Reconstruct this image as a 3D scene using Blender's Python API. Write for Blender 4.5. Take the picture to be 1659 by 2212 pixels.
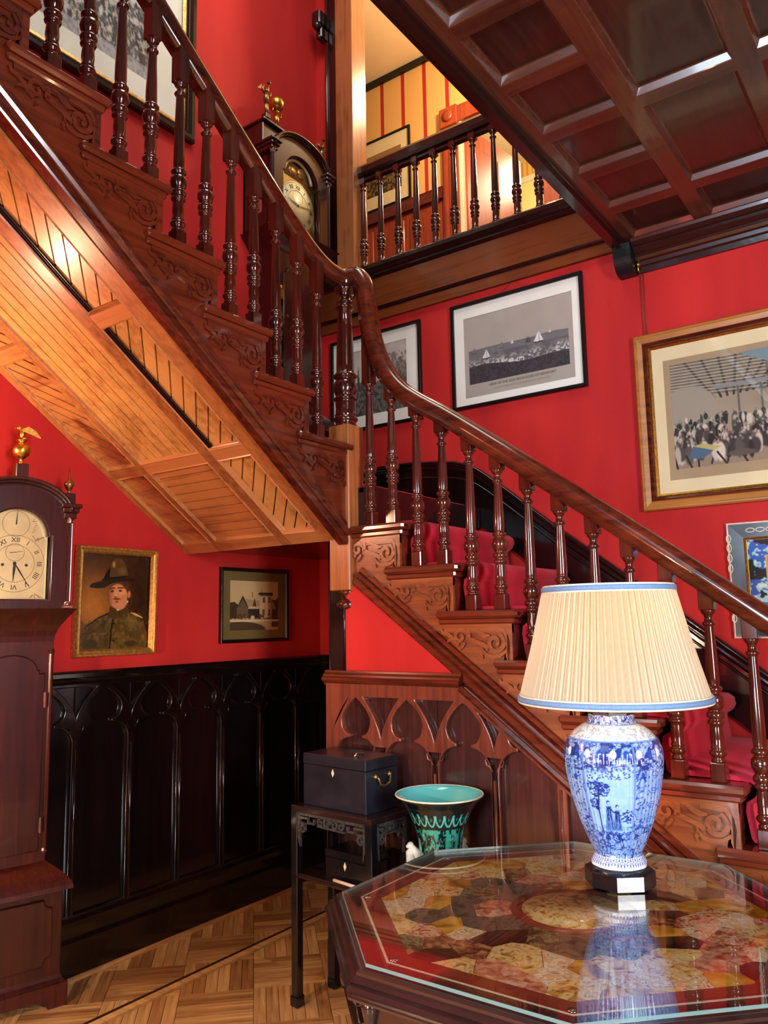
import bpy, math, random
import numpy as np
from mathutils import Vector, Matrix

random.seed(7)
rng = np.random.default_rng(7)
for o in list(bpy.data.objects):
    bpy.data.objects.remove(o)
scene = bpy.context.scene
C = scene.collection
PI = math.pi

# ------------------------------------------------------------------ camera
yaw, pit, rol, FPX = math.radians(35.7216), math.radians(7.84), math.radians(-1.0237), 1721.14
f_ = Vector((-math.sin(yaw)*math.cos(pit), math.cos(yaw)*math.cos(pit), math.sin(pit)))
r_ = Vector((math.cos(yaw), math.sin(yaw), 0)); u_ = r_.cross(f_)
r2 = r_*math.cos(rol)+u_*math.sin(rol); u2 = -r_*math.sin(rol)+u_*math.cos(rol)
cam = bpy.data.cameras.new('camera'); camo = bpy.data.objects.new('camera', cam); C.objects.link(camo)
cam.sensor_fit = 'VERTICAL'; cam.sensor_height = 36.0; cam.lens = 36.0*FPX/2212.0
cam.clip_start = 0.02
camo.matrix_world = Matrix(((r2.x, u2.x, -f_.x, 0), (r2.y, u2.y, -f_.y, 0), (r2.z, u2.z, -f_.z, 1.45), (0, 0, 0, 1)))
scene.camera = camo

# ------------------------------------------------------------------ world, lights, exposure
world = bpy.data.worlds.new('world'); scene.world = world; world.use_nodes = True
bg = world.node_tree.nodes['Background']; bg.inputs[0].default_value = (1.0, 0.86, 0.78, 1); bg.inputs[1].default_value = 0.075
vs = scene.view_settings
vs.view_transform = 'Standard'; vs.look = 'None'; vs.gamma = 1.0; vs.use_curve_mapping = False; vs.exposure = 0.55

def area(name, loc, target, sx, sy, power, col):
    l = bpy.data.lights.new(name, 'AREA'); l.shape = 'RECTANGLE'; l.size = sx; l.size_y = sy; l.energy = power; l.color = col
    o = bpy.data.objects.new(name, l); C.objects.link(o); o.location = loc
    o.rotation_euler = (Vector(target)-Vector(loc)).to_track_quat('-Z', 'Y').to_euler(); return o
def point(name, loc, power, col, rad=0.05):
    l = bpy.data.lights.new(name, 'POINT'); l.energy = power; l.color = col; l.shadow_soft_size = rad
    o = bpy.data.objects.new(name, l); C.objects.link(o); o.location = loc; return o
# tall sash windows of the hall behind the camera (daylight)
area('window_light_hall', (-0.85, -2.7, 1.75), (-0.9, 2.4, 1.6), 1.7, 1.9, 215, (0.70, 0.85, 1.0))
area('window_light_side', (2.36, 0.35, 1.70), (-3.1, 2.6, 1.3), 1.1, 1.7, 102, (0.94, 0.96, 1.0)).data.spread = math.radians(130)
# glazed light over the stair well
area('stairwell_skylight', (-1.75, 2.1, 5.9), (-2.3, 2.5, 2.5), 1.0, 2.0, 33, (1.0, 0.95, 0.90))
# warm wall lamp just left of the tall clock, outside the frame
point('wall_lamp', (-3.105, 1.20, 2.095), 20, (1.0, 0.74, 0.44), 0.03)
# warm lamp on the upper landing
point('landing_lamp', (-2.3, 4.6, 5.5), 78, (1.0, 0.70, 0.40), 0.10)

# ------------------------------------------------------------------ materials
def lin(c):
    return tuple(((v/12.92) if v <= 0.04045 else ((v+0.055)/1.055)**2.4) for v in [x/255.0 for x in c])
MATS = {}
def nodes(name):
    m = bpy.data.materials.new(name); m.use_nodes = True; nt = m.node_tree
    MATS[name] = m
    return m, nt, nt.nodes['Principled BSDF']
def plain(name, rgb, rough=0.5, metal=0.0, coat=0.0, bump=0.0, bscale=60, var=0.15):
    m, nt, b = nodes(name); c = lin(rgb)
    b.inputs['Roughness'].default_value = rough; b.inputs['Metallic'].default_value = metal; b.inputs['Coat Weight'].default_value = coat
    b.inputs['Coat Roughness'].default_value = 0.08
    tc = nt.nodes.new('ShaderNodeTexCoord'); n = nt.nodes.new('ShaderNodeTexNoise'); n.inputs['Scale'].default_value = bscale; n.inputs['Detail'].default_value = 4
    nt.links.new(tc.outputs['Object'], n.inputs['Vector'])
    r = nt.nodes.new('ShaderNodeValToRGB'); r.color_ramp.elements[0].position = 0.3; r.color_ramp.elements[1].position = 0.7
    r.color_ramp.elements[0].color = (*[v*(1-var) for v in c], 1); r.color_ramp.elements[1].color = (*[min(1, v*(1+var)) for v in c], 1)
    nt.links.new(n.outputs['Fac'], r.inputs['Fac']); nt.links.new(r.outputs['Color'], b.inputs['Base Color'])
    if bump:
        bp = nt.nodes.new('ShaderNodeBump'); bp.inputs['Strength'].default_value = bump; bp.inputs['Distance'].default_value = 0.002
        nt.links.new(n.outputs['Fac'], bp.inputs['Height']); nt.links.new(bp.outputs['Normal'], b.inputs['Normal'])
    return m
def wood(name, c1, c2, rough=0.3, axis='x', coat=0.3, scale=1.0, blot=0.35, bump=0.08):
    m, nt, b = nodes(name)
    b.inputs['Roughness'].default_value = rough; b.inputs['Coat Weight'].default_value = coat; b.inputs['Coat Roughness'].default_value = 0.06
    tc = nt.nodes.new('ShaderNodeTexCoord'); mp = nt.nodes.new('ShaderNodeMapping')
    s = {'x': (2.5, 45, 45), 'y': (45, 2.5, 45), 'z': (45, 45, 2.5)}[axis]
    mp.inputs['Scale'].default_value = tuple(v*scale for v in s)
    nt.links.new(tc.outputs['Object'], mp.inputs['Vector'])
    n = nt.nodes.new('ShaderNodeTexNoise'); n.inputs['Scale'].default_value = 1.0; n.inputs['Detail'].default_value = 5; n.inputs['Distortion'].default_value = 0.6
    nt.links.new(mp.outputs['Vector'], n.inputs['Vector'])
    n2 = nt.nodes.new('ShaderNodeTexNoise'); n2.inputs['Scale'].default_value = 6.0; n2.inputs['Detail'].default_value = 3
    nt.links.new(tc.outputs['Object'], n2.inputs['Vector'])
    oi = nt.nodes.new('ShaderNodeObjectInfo')
    mx = nt.nodes.new('ShaderNodeMath'); mx.operation = 'MULTIPLY_ADD'; mx.inputs[1].default_value = blot; nt.links.new(n2.outputs['Fac'], mx.inputs[0]); nt.links.new(n.outputs['Fac'], mx.inputs[2])
    mr = nt.nodes.new('ShaderNodeMath'); mr.operation = 'MULTIPLY_ADD'; mr.inputs[1].default_value = 0.22; nt.links.new(oi.outputs['Random'], mr.inputs[0]); nt.links.new(mx.outputs[0], mr.inputs[2])
    r = nt.nodes.new('ShaderNodeValToRGB'); r.color_ramp.elements[0].position = 0.50; r.color_ramp.elements[1].position = 1.02
    r.color_ramp.elements[0].color = (*lin(c1), 1); r.color_ramp.elements[1].color = (*lin(c2), 1)
    nt.links.new(mr.outputs[0], r.inputs['Fac']); nt.links.new(r.outputs['Color'], b.inputs['Base Color'])
    bp = nt.nodes.new('ShaderNodeBump'); bp.inputs['Strength'].default_value = bump; bp.inputs['Distance'].default_value = 0.001
    nt.links.new(n.outputs['Fac'], bp.inputs['Height']); nt.links.new(bp.outputs['Normal'], b.inputs['Normal'])
    return m
def painted(name, rough=0.6, coat=0.0):
    m, nt, b = nodes(name); a = nt.nodes.new('ShaderNodeAttribute'); a.attribute_name = 'Col'
    nt.links.new(a.outputs['Color'], b.inputs['Base Color']); b.inputs['Roughness'].default_value = rough; b.inputs['Coat Weight'].default_value = coat; b.inputs['Coat Roughness'].default_value = 0.04
    return m
def pane_mat(name, tint=(1, 1, 1), refl=1.0):
    m, nt, b = nodes(name); out = nt.nodes['Material Output']
    t = nt.nodes.new('ShaderNodeBsdfTransparent'); t.inputs[0].default_value = (*tint, 1)
    g = nt.nodes.new('ShaderNodeBsdfGlossy'); g.inputs['Roughness'].default_value = 0.01
    lw = nt.nodes.new('ShaderNodeLayerWeight'); lw.inputs[0].default_value = 0.5
    pw = nt.nodes.new('ShaderNodeMath'); pw.operation = 'POWER'; pw.inputs[1].default_value = 4.2; nt.links.new(lw.outputs['Facing'], pw.inputs[0])
    mu = nt.nodes.new('ShaderNodeMath'); mu.operation = 'MULTIPLY_ADD'; mu.inputs[1].default_value = 0.9*refl; mu.inputs[2].default_value = 0.04*refl; nt.links.new(pw.outputs[0], mu.inputs[0])
    mx = nt.nodes.new('ShaderNodeMixShader'); nt.links.new(mu.outputs[0], mx.inputs[0]); nt.links.new(t.outputs[0], mx.inputs[1]); nt.links.new(g.outputs[0], mx.inputs[2])
    nt.links.new(mx.outputs[0], out.inputs['Surface']); nt.nodes.remove(b)
    return m
def fabric_wall(name, rgb, rgb2):
    m, nt, b = nodes(name); b.inputs['Roughness'].default_value = 0.75; b.inputs['Specular IOR Level'].default_value = 0.25
    tc = nt.nodes.new('ShaderNodeTexCoord'); mp = nt.nodes.new('ShaderNodeMapping'); mp.inputs['Scale'].default_value = (3.0, 3.0, 0.55)
    nt.links.new(tc.outputs['Object'], mp.inputs['Vector'])
    n = nt.nodes.new('ShaderNodeTexNoise'); n.inputs['Scale'].default_value = 1.2; n.inputs['Detail'].default_value = 5; nt.links.new(mp.outputs['Vector'], n.inputs['Vector'])
    n2 = nt.nodes.new('ShaderNodeTexNoise'); n2.inputs['Scale'].default_value = 260; n2.inputs['Detail'].default_value = 2; nt.links.new(tc.outputs['Object'], n2.inputs['Vector'])
    ad = nt.nodes.new('ShaderNodeMath'); ad.operation = 'MULTIPLY_ADD'; ad.inputs[1].default_value = 0.35; nt.links.new(n2.outputs['Fac'], ad.inputs[0]); nt.links.new(n.outputs['Fac'], ad.inputs[2])
    r = nt.nodes.new('ShaderNodeValToRGB'); r.color_ramp.elements[0].position = 0.48; r.color_ramp.elements[1].position = 0.86
    r.color_ramp.elements[0].color = (*lin(rgb2), 1); r.color_ramp.elements[1].color = (*lin(rgb), 1)
    nt.links.new(ad.outputs[0], r.inputs['Fac']); nt.links.new(r.outputs['Color'], b.inputs['Base Color'])
    bp = nt.nodes.new('ShaderNodeBump'); bp.inputs['Strength'].default_value = 0.25; bp.inputs['Distance'].default_value = 0.001
    nt.links.new(n2.outputs['Fac'], bp.inputs['Height']); nt.links.new(bp.outputs['Normal'], b.inputs['Normal'])
    return m
def stripes(name, ca, cb, period, width, axis=0):
    m, nt, b = nodes(name); b.inputs['Roughness'].default_value = 0.8
    tc = nt.nodes.new('ShaderNodeTexCoord'); sp = nt.nodes.new('ShaderNodeSeparateXYZ'); nt.links.new(tc.outputs['Object'], sp.inputs[0])
    mo = nt.nodes.new('ShaderNodeMath'); mo.operation = 'FLOORED_MODULO'; mo.inputs[1].default_value = period; nt.links.new(sp.outputs[axis], mo.inputs[0])
    lt = nt.nodes.new('ShaderNodeMath'); lt.operation = 'LESS_THAN'; lt.inputs[1].default_value = width; nt.links.new(mo.outputs[0], lt.inputs[0])
    mx = nt.nodes.new('ShaderNodeMix'); mx.data_type = 'RGBA'; mx.inputs['A'].default_value = (*lin(ca), 1); mx.inputs['B'].default_value = (*lin(cb), 1)
    nt.links.new(lt.outputs[0], mx.inputs['Factor']); nt.links.new(mx.outputs['Result'], b.inputs['Base Color'])
    return m
def marble(name, cols, scale, dist=1.5, kind='noise'):
    m, nt, b = nodes(name); b.inputs['Roughness'].default_value = 0.12
    tc = nt.nodes.new('ShaderNodeTexCoord'); oi = nt.nodes.new('ShaderNodeObjectInfo')
    ad = nt.nodes.new('ShaderNodeVectorMath'); ad.operation = 'ADD'; nt.links.new(tc.outputs['Object'], ad.inputs[0])
    sc = nt.nodes.new('ShaderNodeVectorMath'); sc.operation = 'SCALE'; sc.inputs['Scale'].default_value = 9.0; sc.inputs[0].default_value = (1, 1.7, .3)
    nt.links.new(oi.outputs['Random'], sc.inputs['Scale']); nt.links.new(sc.outputs[0], ad.inputs[1])
    if kind == 'brec':
        n = nt.nodes.new('ShaderNodeTexVoronoi'); n.inputs['Scale'].default_value = scale; nt.links.new(ad.outputs[0], n.inputs['Vector']); fac = n.outputs['Color']
        n3 = nt.nodes.new('ShaderNodeTexNoise'); n3.inputs['Scale'].default_value = scale*1.5; nt.links.new(ad.outputs[0], n3.inputs['Vector'])
        mm = nt.nodes.new('ShaderNodeMath'); mm.operation = 'MULTIPLY_ADD'; mm.inputs[1].default_value = 0.5; nt.links.new(fac, mm.inputs[0]); nt.links.new(n3.outputs['Fac'], mm.inputs[2]); fac = mm.outputs[0]; lo, hi = .45, 1.0
    else:
        n = nt.nodes.new('ShaderNodeTexNoise'); n.inputs['Scale'].default_value = scale; n.inputs['Detail'].default_value = 7; n.inputs['Distortion'].default_value = dist
        nt.links.new(ad.outputs[0], n.inputs['Vector']); fac = n.outputs['Fac']; lo, hi = .33, .67
    r = nt.nodes.new('ShaderNodeValToRGB'); el = r.color_ramp.elements
    while len(el) < len(cols): el.new(0.5)
    for i, c in enumerate(cols):
        el[i].position = lo+(hi-lo)*i/(len(cols)-1); el[i].color = (*lin(c), 1)
    nt.links.new(fac, r.inputs['Fac']); nt.links.new(r.outputs['Color'], b.inputs['Base Color'])
    return m

fabric_wall('red', (204, 46, 42), (176, 34, 34))
mc = plain('carpet', (206, 28, 56), 0.95, bump=0.9, bscale=420, var=0.3); pb_ = mc.node_tree.nodes['Principled BSDF']; pb_.inputs['Sheen Weight'].default_value = 0.22; pb_.inputs['Sheen Tint'].default_value = (1, .35, .4, 1)
wood('mahog_x', (52, 16, 10), (112, 46, 24), 0.20, 'x', 0.5)
wood('mahog_z', (38, 11, 8), (88, 32, 17), 0.16, 'z', 0.6)
wood('mahog_y', (60, 18, 12), (120, 48, 25), 0.20, 'y', 0.5)
wood('oak_mid_x', (92, 42, 22), (152, 84, 43), 0.28, 'x', 0.3)
wood('oak_mid_z', (122, 62, 32), (184, 112, 60), 0.30, 'z', 0.3)
wood('soffit_u', (132, 80, 38), (204, 154, 90), 0.30, 'x', 0.25, blot=0.7)
wood('soffit_v', (122, 68, 36), (186, 124, 72), 0.30, 'y', 0.25, blot=0.7)
wood('soffit_frame', (122, 70, 36), (180, 120, 68), 0.32, 'x', 0.25)
wood('dark_wood', (26, 11, 9), (44, 18, 14), 0.25, 'x', 0.4)
wood('black_wood', (10, 6, 6), (20, 12, 12), 0.18, 'z', 0.5, bump=0.04)
wood('gothic_wood', (44, 24, 24), (78, 44, 40), 0.22, 'z', 0.5)
wood('gothic_frame', (74, 34, 27), (128, 66, 48), 0.22, 'z', 0.5)
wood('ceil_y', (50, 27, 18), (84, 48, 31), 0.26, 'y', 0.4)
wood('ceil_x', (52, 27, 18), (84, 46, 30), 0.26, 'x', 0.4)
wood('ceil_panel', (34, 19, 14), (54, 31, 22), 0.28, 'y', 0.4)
wood('beam', (66, 27, 13), (116, 58, 26), 0.26, 'x', 0.35, blot=0.6)
wood('post', (104, 52, 27), (172, 104, 60), 0.30, 'z', 0.3, blot=0.9)
wood('parquet_a', (160, 108, 60), (240, 194, 128), 0.34, 'x', 0.25, scale=1.4)
wood('parquet_b', (124, 80, 44), (206, 152, 94), 0.36, 'x', 0.25, scale=1.4)
wood('parquet_dark', (46, 25, 16), (70, 40, 25), 0.4, 'y', 0.2)
wood('clock_z', (36, 9, 8), (68, 21, 15), 0.26, 'z', 0.3)
wood('rosewood', (24, 14, 14), (50, 30, 28), 0.2, 'x', 0.5)
wood('frame_gold_oak', (150, 92, 30), (190, 126, 52), 0.35, 'x', 0.2)
wood('door_wood', (112, 38, 18), (168, 72, 36), 0.4, 'z', 0.15)
plain('lacquer', (14, 15, 20), 0.16, coat=0.5, bscale=20)
plain('lacquer_matte', (30, 31, 40), 0.33, coat=0.2, bscale=14, var=0.35)
plain('black', (8, 8, 9), 0.35)
plain('lacquer_highlit', (62, 60, 60), 0.22, coat=0.5, bscale=90, var=0.5)  # lighter grey paints the highlights of the stand's fretwork into the colour
plain('gold', (208, 160, 70), 0.32, metal=1.0, bump=0.3, bscale=90, var=0.25)
plain('gilt', (204, 158, 84), 0.42, metal=0.75, bump=0.5, bscale=70, var=0.35)
plain('gilt_dark', (120, 84, 40), 0.45, metal=0.6, bump=0.4, bscale=60, var=0.3)
plain('brass_old', (150, 126, 74), 0.35, metal=0.9, bscale=40)
plain('silver', (206, 204, 196), 0.2, metal=1.0)
plain('ivory', (226, 218, 190), 0.4)
plain('dial_cream', (226, 212, 160), 0.45, coat=0.2, bscale=9, var=0.06)
plain('dial_brass', (206, 184, 128), 0.38, metal=0.35, bscale=14, var=0.12)
plain('ink', (34, 30, 24), 0.6); plain('ink_grey', (92, 88, 80), 0.7)
plain('mat_white', (238, 240, 228), 0.9, var=0.03, bscale=8)
plain('mat_cream', (220, 206, 162), 0.9, var=0.04, bscale=8)
plain('mat_tan', (164, 142, 108), 0.9, var=0.05, bscale=8)
plain('mat_olive', (112, 96, 48), 0.8, var=0.1, bscale=8)
plain('cream_ceiling', (232, 204, 156), 0.9, var=0.03, bscale=4)
plain('yellow_pale', (236, 222, 150), 0.8, var=0.05, bscale=4)
plain('shade_blue', (104, 140, 182), 0.7, bump=0.4, bscale=200)
plain('iron', (40, 44, 46), 0.3, metal=0.6)
plain('wire', (120, 60, 50), 0.5)
plain('white_figure', (206, 214, 206), 0.3, coat=0.4, bscale=60, var=0.3)
plain('mirror_frame', (36, 60, 72), 0.25, coat=0.4, bscale=12, var=0.3)
plain('inlay_red', (128, 44, 34), 0.2, bscale=14, var=0.15)
plain('inlay_dark', (40, 38, 34), 0.2, bscale=10, var=0.3)
plain('curtain_red', (178, 22, 50), 0.9, bscale=50)
stripes('paper_stripes', (226, 178, 104), (176, 40, 36), 0.226, 0.037, 0)
stripes('paper_fine', (222, 178, 100), (198, 146, 66), 0.06, 0.022, 0)
painted('art', 0.7); painted('art_oil', 0.35, 0.2); painted('porcelain', 0.10, 0.6)
pane_mat('pane', (1, 1, 1), 0.5); pane_mat('glass_top', (0.97, 0.99, 0.98), 1.3)
m, nt, b = nodes('glass_edge'); b.inputs['Base Color'].default_value = (0.25, 0.42, 0.38, 1); b.inputs['Roughness'].default_value = 0.05; b.inputs['Alpha'].default_value = 0.55
m, nt, b = nodes('mirror'); b.inputs['Base Color'].default_value = (0.8, 0.84, 0.84, 1); b.inputs['Metallic'].default_value = 1; b.inputs['Roughness'].default_value = 0.02
m, nt, b = nodes('shade_cloth'); b.inputs['Base Color'].default_value = (*lin((200, 193, 170)), 1); b.inputs['Roughness'].default_value = 0.8
tr = nt.nodes.new('ShaderNodeBsdfTranslucent'); tr.inputs[0].default_value = (*lin((244, 206, 130)), 1); mxs = nt.nodes.new('ShaderNodeMixShader'); mxs.inputs[0].default_value = 0.30
nt.links.new(b.outputs[0], mxs.inputs[1]); nt.links.new(tr.outputs[0], mxs.inputs[2]); nt.links.new(mxs.outputs[0], nt.nodes['Material Output'].inputs['Surface'])
m, nt, b = nodes('bulb'); b.inputs['Base Color'].default_value = (1, .9, .7, 1); b.inputs['Emission Color'].default_value = (1.0, 0.72, 0.38, 1); b.inputs['Emission Strength'].default_value = 6
m, nt, b = nodes('porcelain_turq'); b.inputs['Base Color'].default_value = (*lin((98, 200, 200)), 1); b.inputs['Roughness'].default_value = 0.12; b.inputs['Coat Weight'].default_value = 0.5
for nm, cols, s, k in [('stone_gold', [(138, 92, 36), (226, 178, 92), (244, 222, 164), (176, 118, 50)], 26, 'noise'), ('stone_cream', [(240, 226, 186), (216, 168, 104), (250, 242, 220), (166, 112, 58)], 34, 'noise'),
                       ('stone_breccia', [(120, 44, 26), (200, 110, 60), (238, 214, 176), (150, 70, 36)], 60, 'brec'), ('stone_black', [(14, 13, 12), (26, 24, 22), (50, 46, 40)], 14, 'noise'),
                       ('stone_green', [(40, 44, 30), (88, 86, 56), (150, 142, 96), (56, 56, 40)], 40, 'brec'), ('stone_grey', [(60, 54, 46), (120, 106, 88), (84, 74, 62)], 22, 'noise'),
                       ('stone_amber', [(150, 90, 20), (222, 160, 40), (240, 206, 110)], 12, 'noise'), ('stone_rose', [(140, 60, 48), (206, 132, 100), (232, 190, 160)], 40, 'brec'),
                       ('stone_brown', [(64, 34, 22), (128, 76, 44), (196, 150, 100)], 50, 'brec')]:
    marble(nm, cols, s, 1.5, k)
STONES = ['stone_gold', 'stone_cream', 'stone_breccia', 'stone_black', 'stone_green', 'stone_grey', 'stone_amber', 'stone_rose', 'stone_brown']

# ------------------------------------------------------------------ mesh helpers
class MB:
    def __init__(s): s.v = []; s.f = []; s.sm = []
    def add(s, v, f, smooth=False):
        n = len(s.v); s.v += [tuple(map(float, p)) for p in v]; s.f += [tuple(i+n for i in q) for q in f]; s.sm += [smooth]*len(f); return s
    def box(s, x0, x1, y0, y1, z0, z1):
        v = [(x, y, z) for z in (z0, z1) for y in (y0, y1) for x in (x0, x1)]
        return s.add(v, [(0, 2, 3, 1), (4, 5, 7, 6), (0, 1, 5, 4), (2, 6, 7, 3), (0, 4, 6, 2), (1, 3, 7, 5)])
    def bbox(s, x0, x1, y0, y1, z0, z1, b=0.004):
        # box with chamfered edges: 24 verts
        v = []; f = []
        X = (x0, x1); Y = (y0, y1); Z = (z0, z1)
        idx = {}
        for i in (0, 1):
            for j in (0, 1):
                for k in (0, 1):
                    sx = b if i == 0 else -b; sy = b if j == 0 else -b; sz = b if k == 0 else -b
                    idx[i, j, k, 0] = len(v); v.append((X[i], Y[j]+sy, Z[k]+sz))
                    idx[i, j, k, 1] = len(v); v.append((X[i]+sx, Y[j], Z[k]+sz))
                    idx[i, j, k, 2] = len(v); v.append((X[i]+sx, Y[j]+sy, Z[k]))
                    a, c, d = idx[i, j, k, 0], idx[i, j, k, 1], idx[i, j, k, 2]
                    f.append((a, c, d) if (i+j+k) % 2 else (a, d, c))
        def q(a, b_, c, d, flip):
            f.append((a, b_, c, d) if not flip else (d, c, b_, a))
        for i in (0, 1):
            q(idx[i, 0, 0, 0], idx[i, 1, 0, 0], idx[i, 1, 1, 0], idx[i, 0, 1, 0], i == 0)
            q(idx[0, i, 0, 1], idx[0, i, 1, 1], idx[1, i, 1, 1], idx[1, i, 0, 1], i == 0)
            q(idx[0, 0, i, 2], idx[1, 0, i, 2], idx[1, 1, i, 2], idx[0, 1, i, 2], i == 0)
        for a in (0, 1):
            for c in (0, 1):
                q(idx[a, c, 0, 0], idx[a, c, 1, 0], idx[a, c, 1, 1], idx[a, c, 0, 1], (a+c) % 2 == 1)
                q(idx[a, 0, c, 0], idx[a, 1, c, 0], idx[a, 1, c, 2], idx[a, 0, c, 2], (a+c) % 2 == 0)
                q(idx[0, a, c, 1], idx[1, a, c, 1], idx[1, a, c, 2], idx[0, a, c, 2], (a+c) % 2 == 1)
        return s.add(v, f)
    def lathe(s, prof, n=16, c=(0, 0, 0), ax='z', cap=True, r0=0.0):
        v = []; f = []
        for r, z in prof:
            for k in range(n):
                a = 2*PI*(k+r0)/n; p = (r*math.cos(a), r*math.sin(a), z)
                if ax == 'x': p = (z, p[0], p[1])
                if ax == 'y': p = (p[1], z, p[0])
                v.append((p[0]+c[0], p[1]+c[1], p[2]+c[2]))
        m_ = len(prof)
        for i in range(m_-1):
            for k in range(n):
                f.append((i*n+k, i*n+(k+1) % n, (i+1)*n+(k+1) % n, (i+1)*n+k))
        if cap:
            if prof[0][0] > 1e-5: f.append(tuple(range(n-1, -1, -1)))
            if prof[-1][0] > 1e-5: f.append(tuple((m_-1)*n+k for k in range(n)))
        return s.add(v, f, n > 10)
    def prism(s, poly, a, b, ax='y', smooth=False):
        # poly: 2-D points (u, w); extruded along ax from a to b.  ax y: (u, a, w); ax x: (a, u, w); ax z: (u, w, a)
        n = len(poly)
        P = {'y': lambda u, w, t: (u, t, w), 'x': lambda u, w, t: (t, u, w), 'z': lambda u, w, t: (u, w, t)}[ax]
        v = [P(u, w, a) for u, w in poly]+[P(u, w, b) for u, w in poly]
        f = [tuple(range(n)), tuple(range(2*n-1, n-1, -1))]+[(i, i+n, (i+1) % n+n, (i+1) % n) for i in range(n)]
        return s.add(v, f, smooth)
    def sweep(s, path, prof, side, smooth=True, closed=False):
        side = Vector(side).normalized(); P = [Vector(p) for p in path]; n = len(prof); v = []; f = []
        for i, p in enumerate(P):
            if closed: t = P[(i+1) % len(P)]-P[i-1]
            else: t = (P[min(i+1, len(P)-1)]-P[max(i-1, 0)])
            t.normalize(); up = side.cross(t); up.normalize()
            if up.length < .5: up = Vector((0, 0, 1))
            for a, b in prof: v.append(tuple(p+side*a+up*b))
        m_ = len(P)
        for i in range(m_ if closed else m_-1):
            for k in range(n):
                j = (i+1) % m_
                f.append((i*n+k, i*n+(k+1) % n, j*n+(k+1) % n, j*n+k))
        if not closed: f += [tuple(range(n-1, -1, -1)), tuple((m_-1)*n+k for k in range(n))]
        return s.add(v, f, smooth)
    def tube(s, path, r, n=8, closed=False):
        P = [Vector(p) for p in path]; v = []; f = []; m_ = len(P)
        rr = r if isinstance(r, (list, tuple)) else [r]*m_
        up = Vector((0.123, 0.31, 0.94)).normalized()
        for i, p in enumerate(P):
            t = (P[(i+1) % m_]-P[i-1]) if closed else (P[min(i+1, m_-1)]-P[max(i-1, 0)])
            t.normalize(); a = t.cross(up)
            if a.length < 1e-3: a = t.cross(Vector((1, 0, 0)))
            a.normalize(); b = a.cross(t); up = b
            for k in range(n):
                an = 2*PI*k/n; v.append(tuple(p+(a*math.cos(an)+b*math.sin(an))*rr[i]))
        for i in range(m_ if closed else m_-1):
            j = (i+1) % m_
            for k in range(n): f.append((i*n+k, i*n+(k+1) % n, j*n+(k+1) % n, j*n+k))
        if not closed: f += [tuple(range(n-1, -1, -1)), tuple((m_-1)*n+k for k in range(n))]
        return s.add(v, f, True)
    def sphere(s, c, r, n=12, m=8, sz=(1, 1, 1)):
        v = []; f = []
        for i in range(m+1):
            t = PI*i/m
            for k in range(n):
                a = 2*PI*k/n; v.append((c[0]+r*sz[0]*math.sin(t)*math.cos(a), c[1]+r*sz[1]*math.sin(t)*math.sin(a), c[2]-r*sz[2]*math.cos(t)))
        for i in range(m):
            for k in range(n): f.append((i*n+k, i*n+(k+1) % n, (i+1)*n+(k+1) % n, (i+1)*n+k))
        return s.add(v, f, True)
    def ribbon(s, pts, wid, y0, y1):
        # flat strip in the XZ plane, thickness y0 (back) to y1 (front, smaller)
        P = [Vector((p[0], 0, p[1])) for p in pts]; m_ = len(P); L = []; R = []
        ww = wid if isinstance(wid, (list, tuple)) else [wid]*m_
        for i, p in enumerate(P):
            t = P[min(i+1, m_-1)]-P[max(i-1, 0)]; t.normalize(); nn = Vector((-t.z, 0, t.x))
            L.append(p+nn*ww[i]/2); R.append(p-nn*ww[i]/2)
        v = []; f = []
        for l, r in zip(L, R):
            v += [(l.x, y0, l.z), (r.x, y0, r.z), (r.x, y1, r.z), (l.x, y1, l.z)]
        for i in range(m_-1):
            a = i*4; b = a+4
            f += [(a, b, b+1, a+1), (a+1, b+1, b+2, a+2), (a+2, b+2, b+3, a+3), (a+3, b+3, b, a)]
        f += [(0, 1, 2, 3), ((m_-1)*4+3, (m_-1)*4+2, (m_-1)*4+1, (m_-1)*4)]
        return s.add(v, f)
    def mesh(s, name='mesh'):
        me = bpy.data.meshes.new(name); me.from_pydata(s.v, [], s.f)
        me.polygons.foreach_set('use_smooth', s.sm); me.update()
        import bmesh
        bm = bmesh.new(); bm.from_mesh(me); bmesh.ops.recalc_face_normals(bm, faces=bm.faces); bm.to_mesh(me); bm.free()
        return me

def link(name, me, mat=None, parent=None, loc=None, rot=None, mpi=True):
    o = bpy.data.objects.new(name, me); C.objects.link(o)
    if mat and me is not None and not me.materials: me.materials.append(MATS[mat])
    if parent is not None:
        o.parent = parent
        if mpi and 'fx' in FR.get(parent.name, {}): o.matrix_parent_inverse = FR[parent.name]['fx']
    if loc: o.location = loc
    if rot: o.rotation_euler = rot
    return o
FR = {}
def tag(o, label=None, cat=None, group=None, kind=None):
    if label: o['label'] = label
    if cat: o['category'] = cat
    if group: o['group'] = group
    if kind: o['kind'] = kind
    return o
def thing(name, label, cat, loc=(0, 0, 0), rotz=0.0, group=None, kind=None, frame=False):
    o = bpy.data.objects.new(name, None); C.objects.link(o); o.location = loc; o.rotation_euler = (0, 0, rotz); o.empty_display_size = 0.1
    tag(o, label, cat, group, kind)
    if frame:   # children are given in world axes turned by rotz, origin at the world origin
        R = Matrix.Rotation(rotz, 4, 'Z'); FR[o.name] = {'fx': (Matrix.Translation(Vector(loc)) @ R).inverted() @ R}
    return o
def struct(name, mb, mat, label=None):
    o = link(name, mb.mesh(name), mat); o['kind'] = 'structure'
    if label: o['label'] = label
    return o
def part(name, mb, mat, parent, loc=None, rot=None, label=None):
    o = link(name, mb.mesh(name) if isinstance(mb, MB) else mb, mat, parent, loc, rot)
    if label: o['label'] = label
    return o
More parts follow.
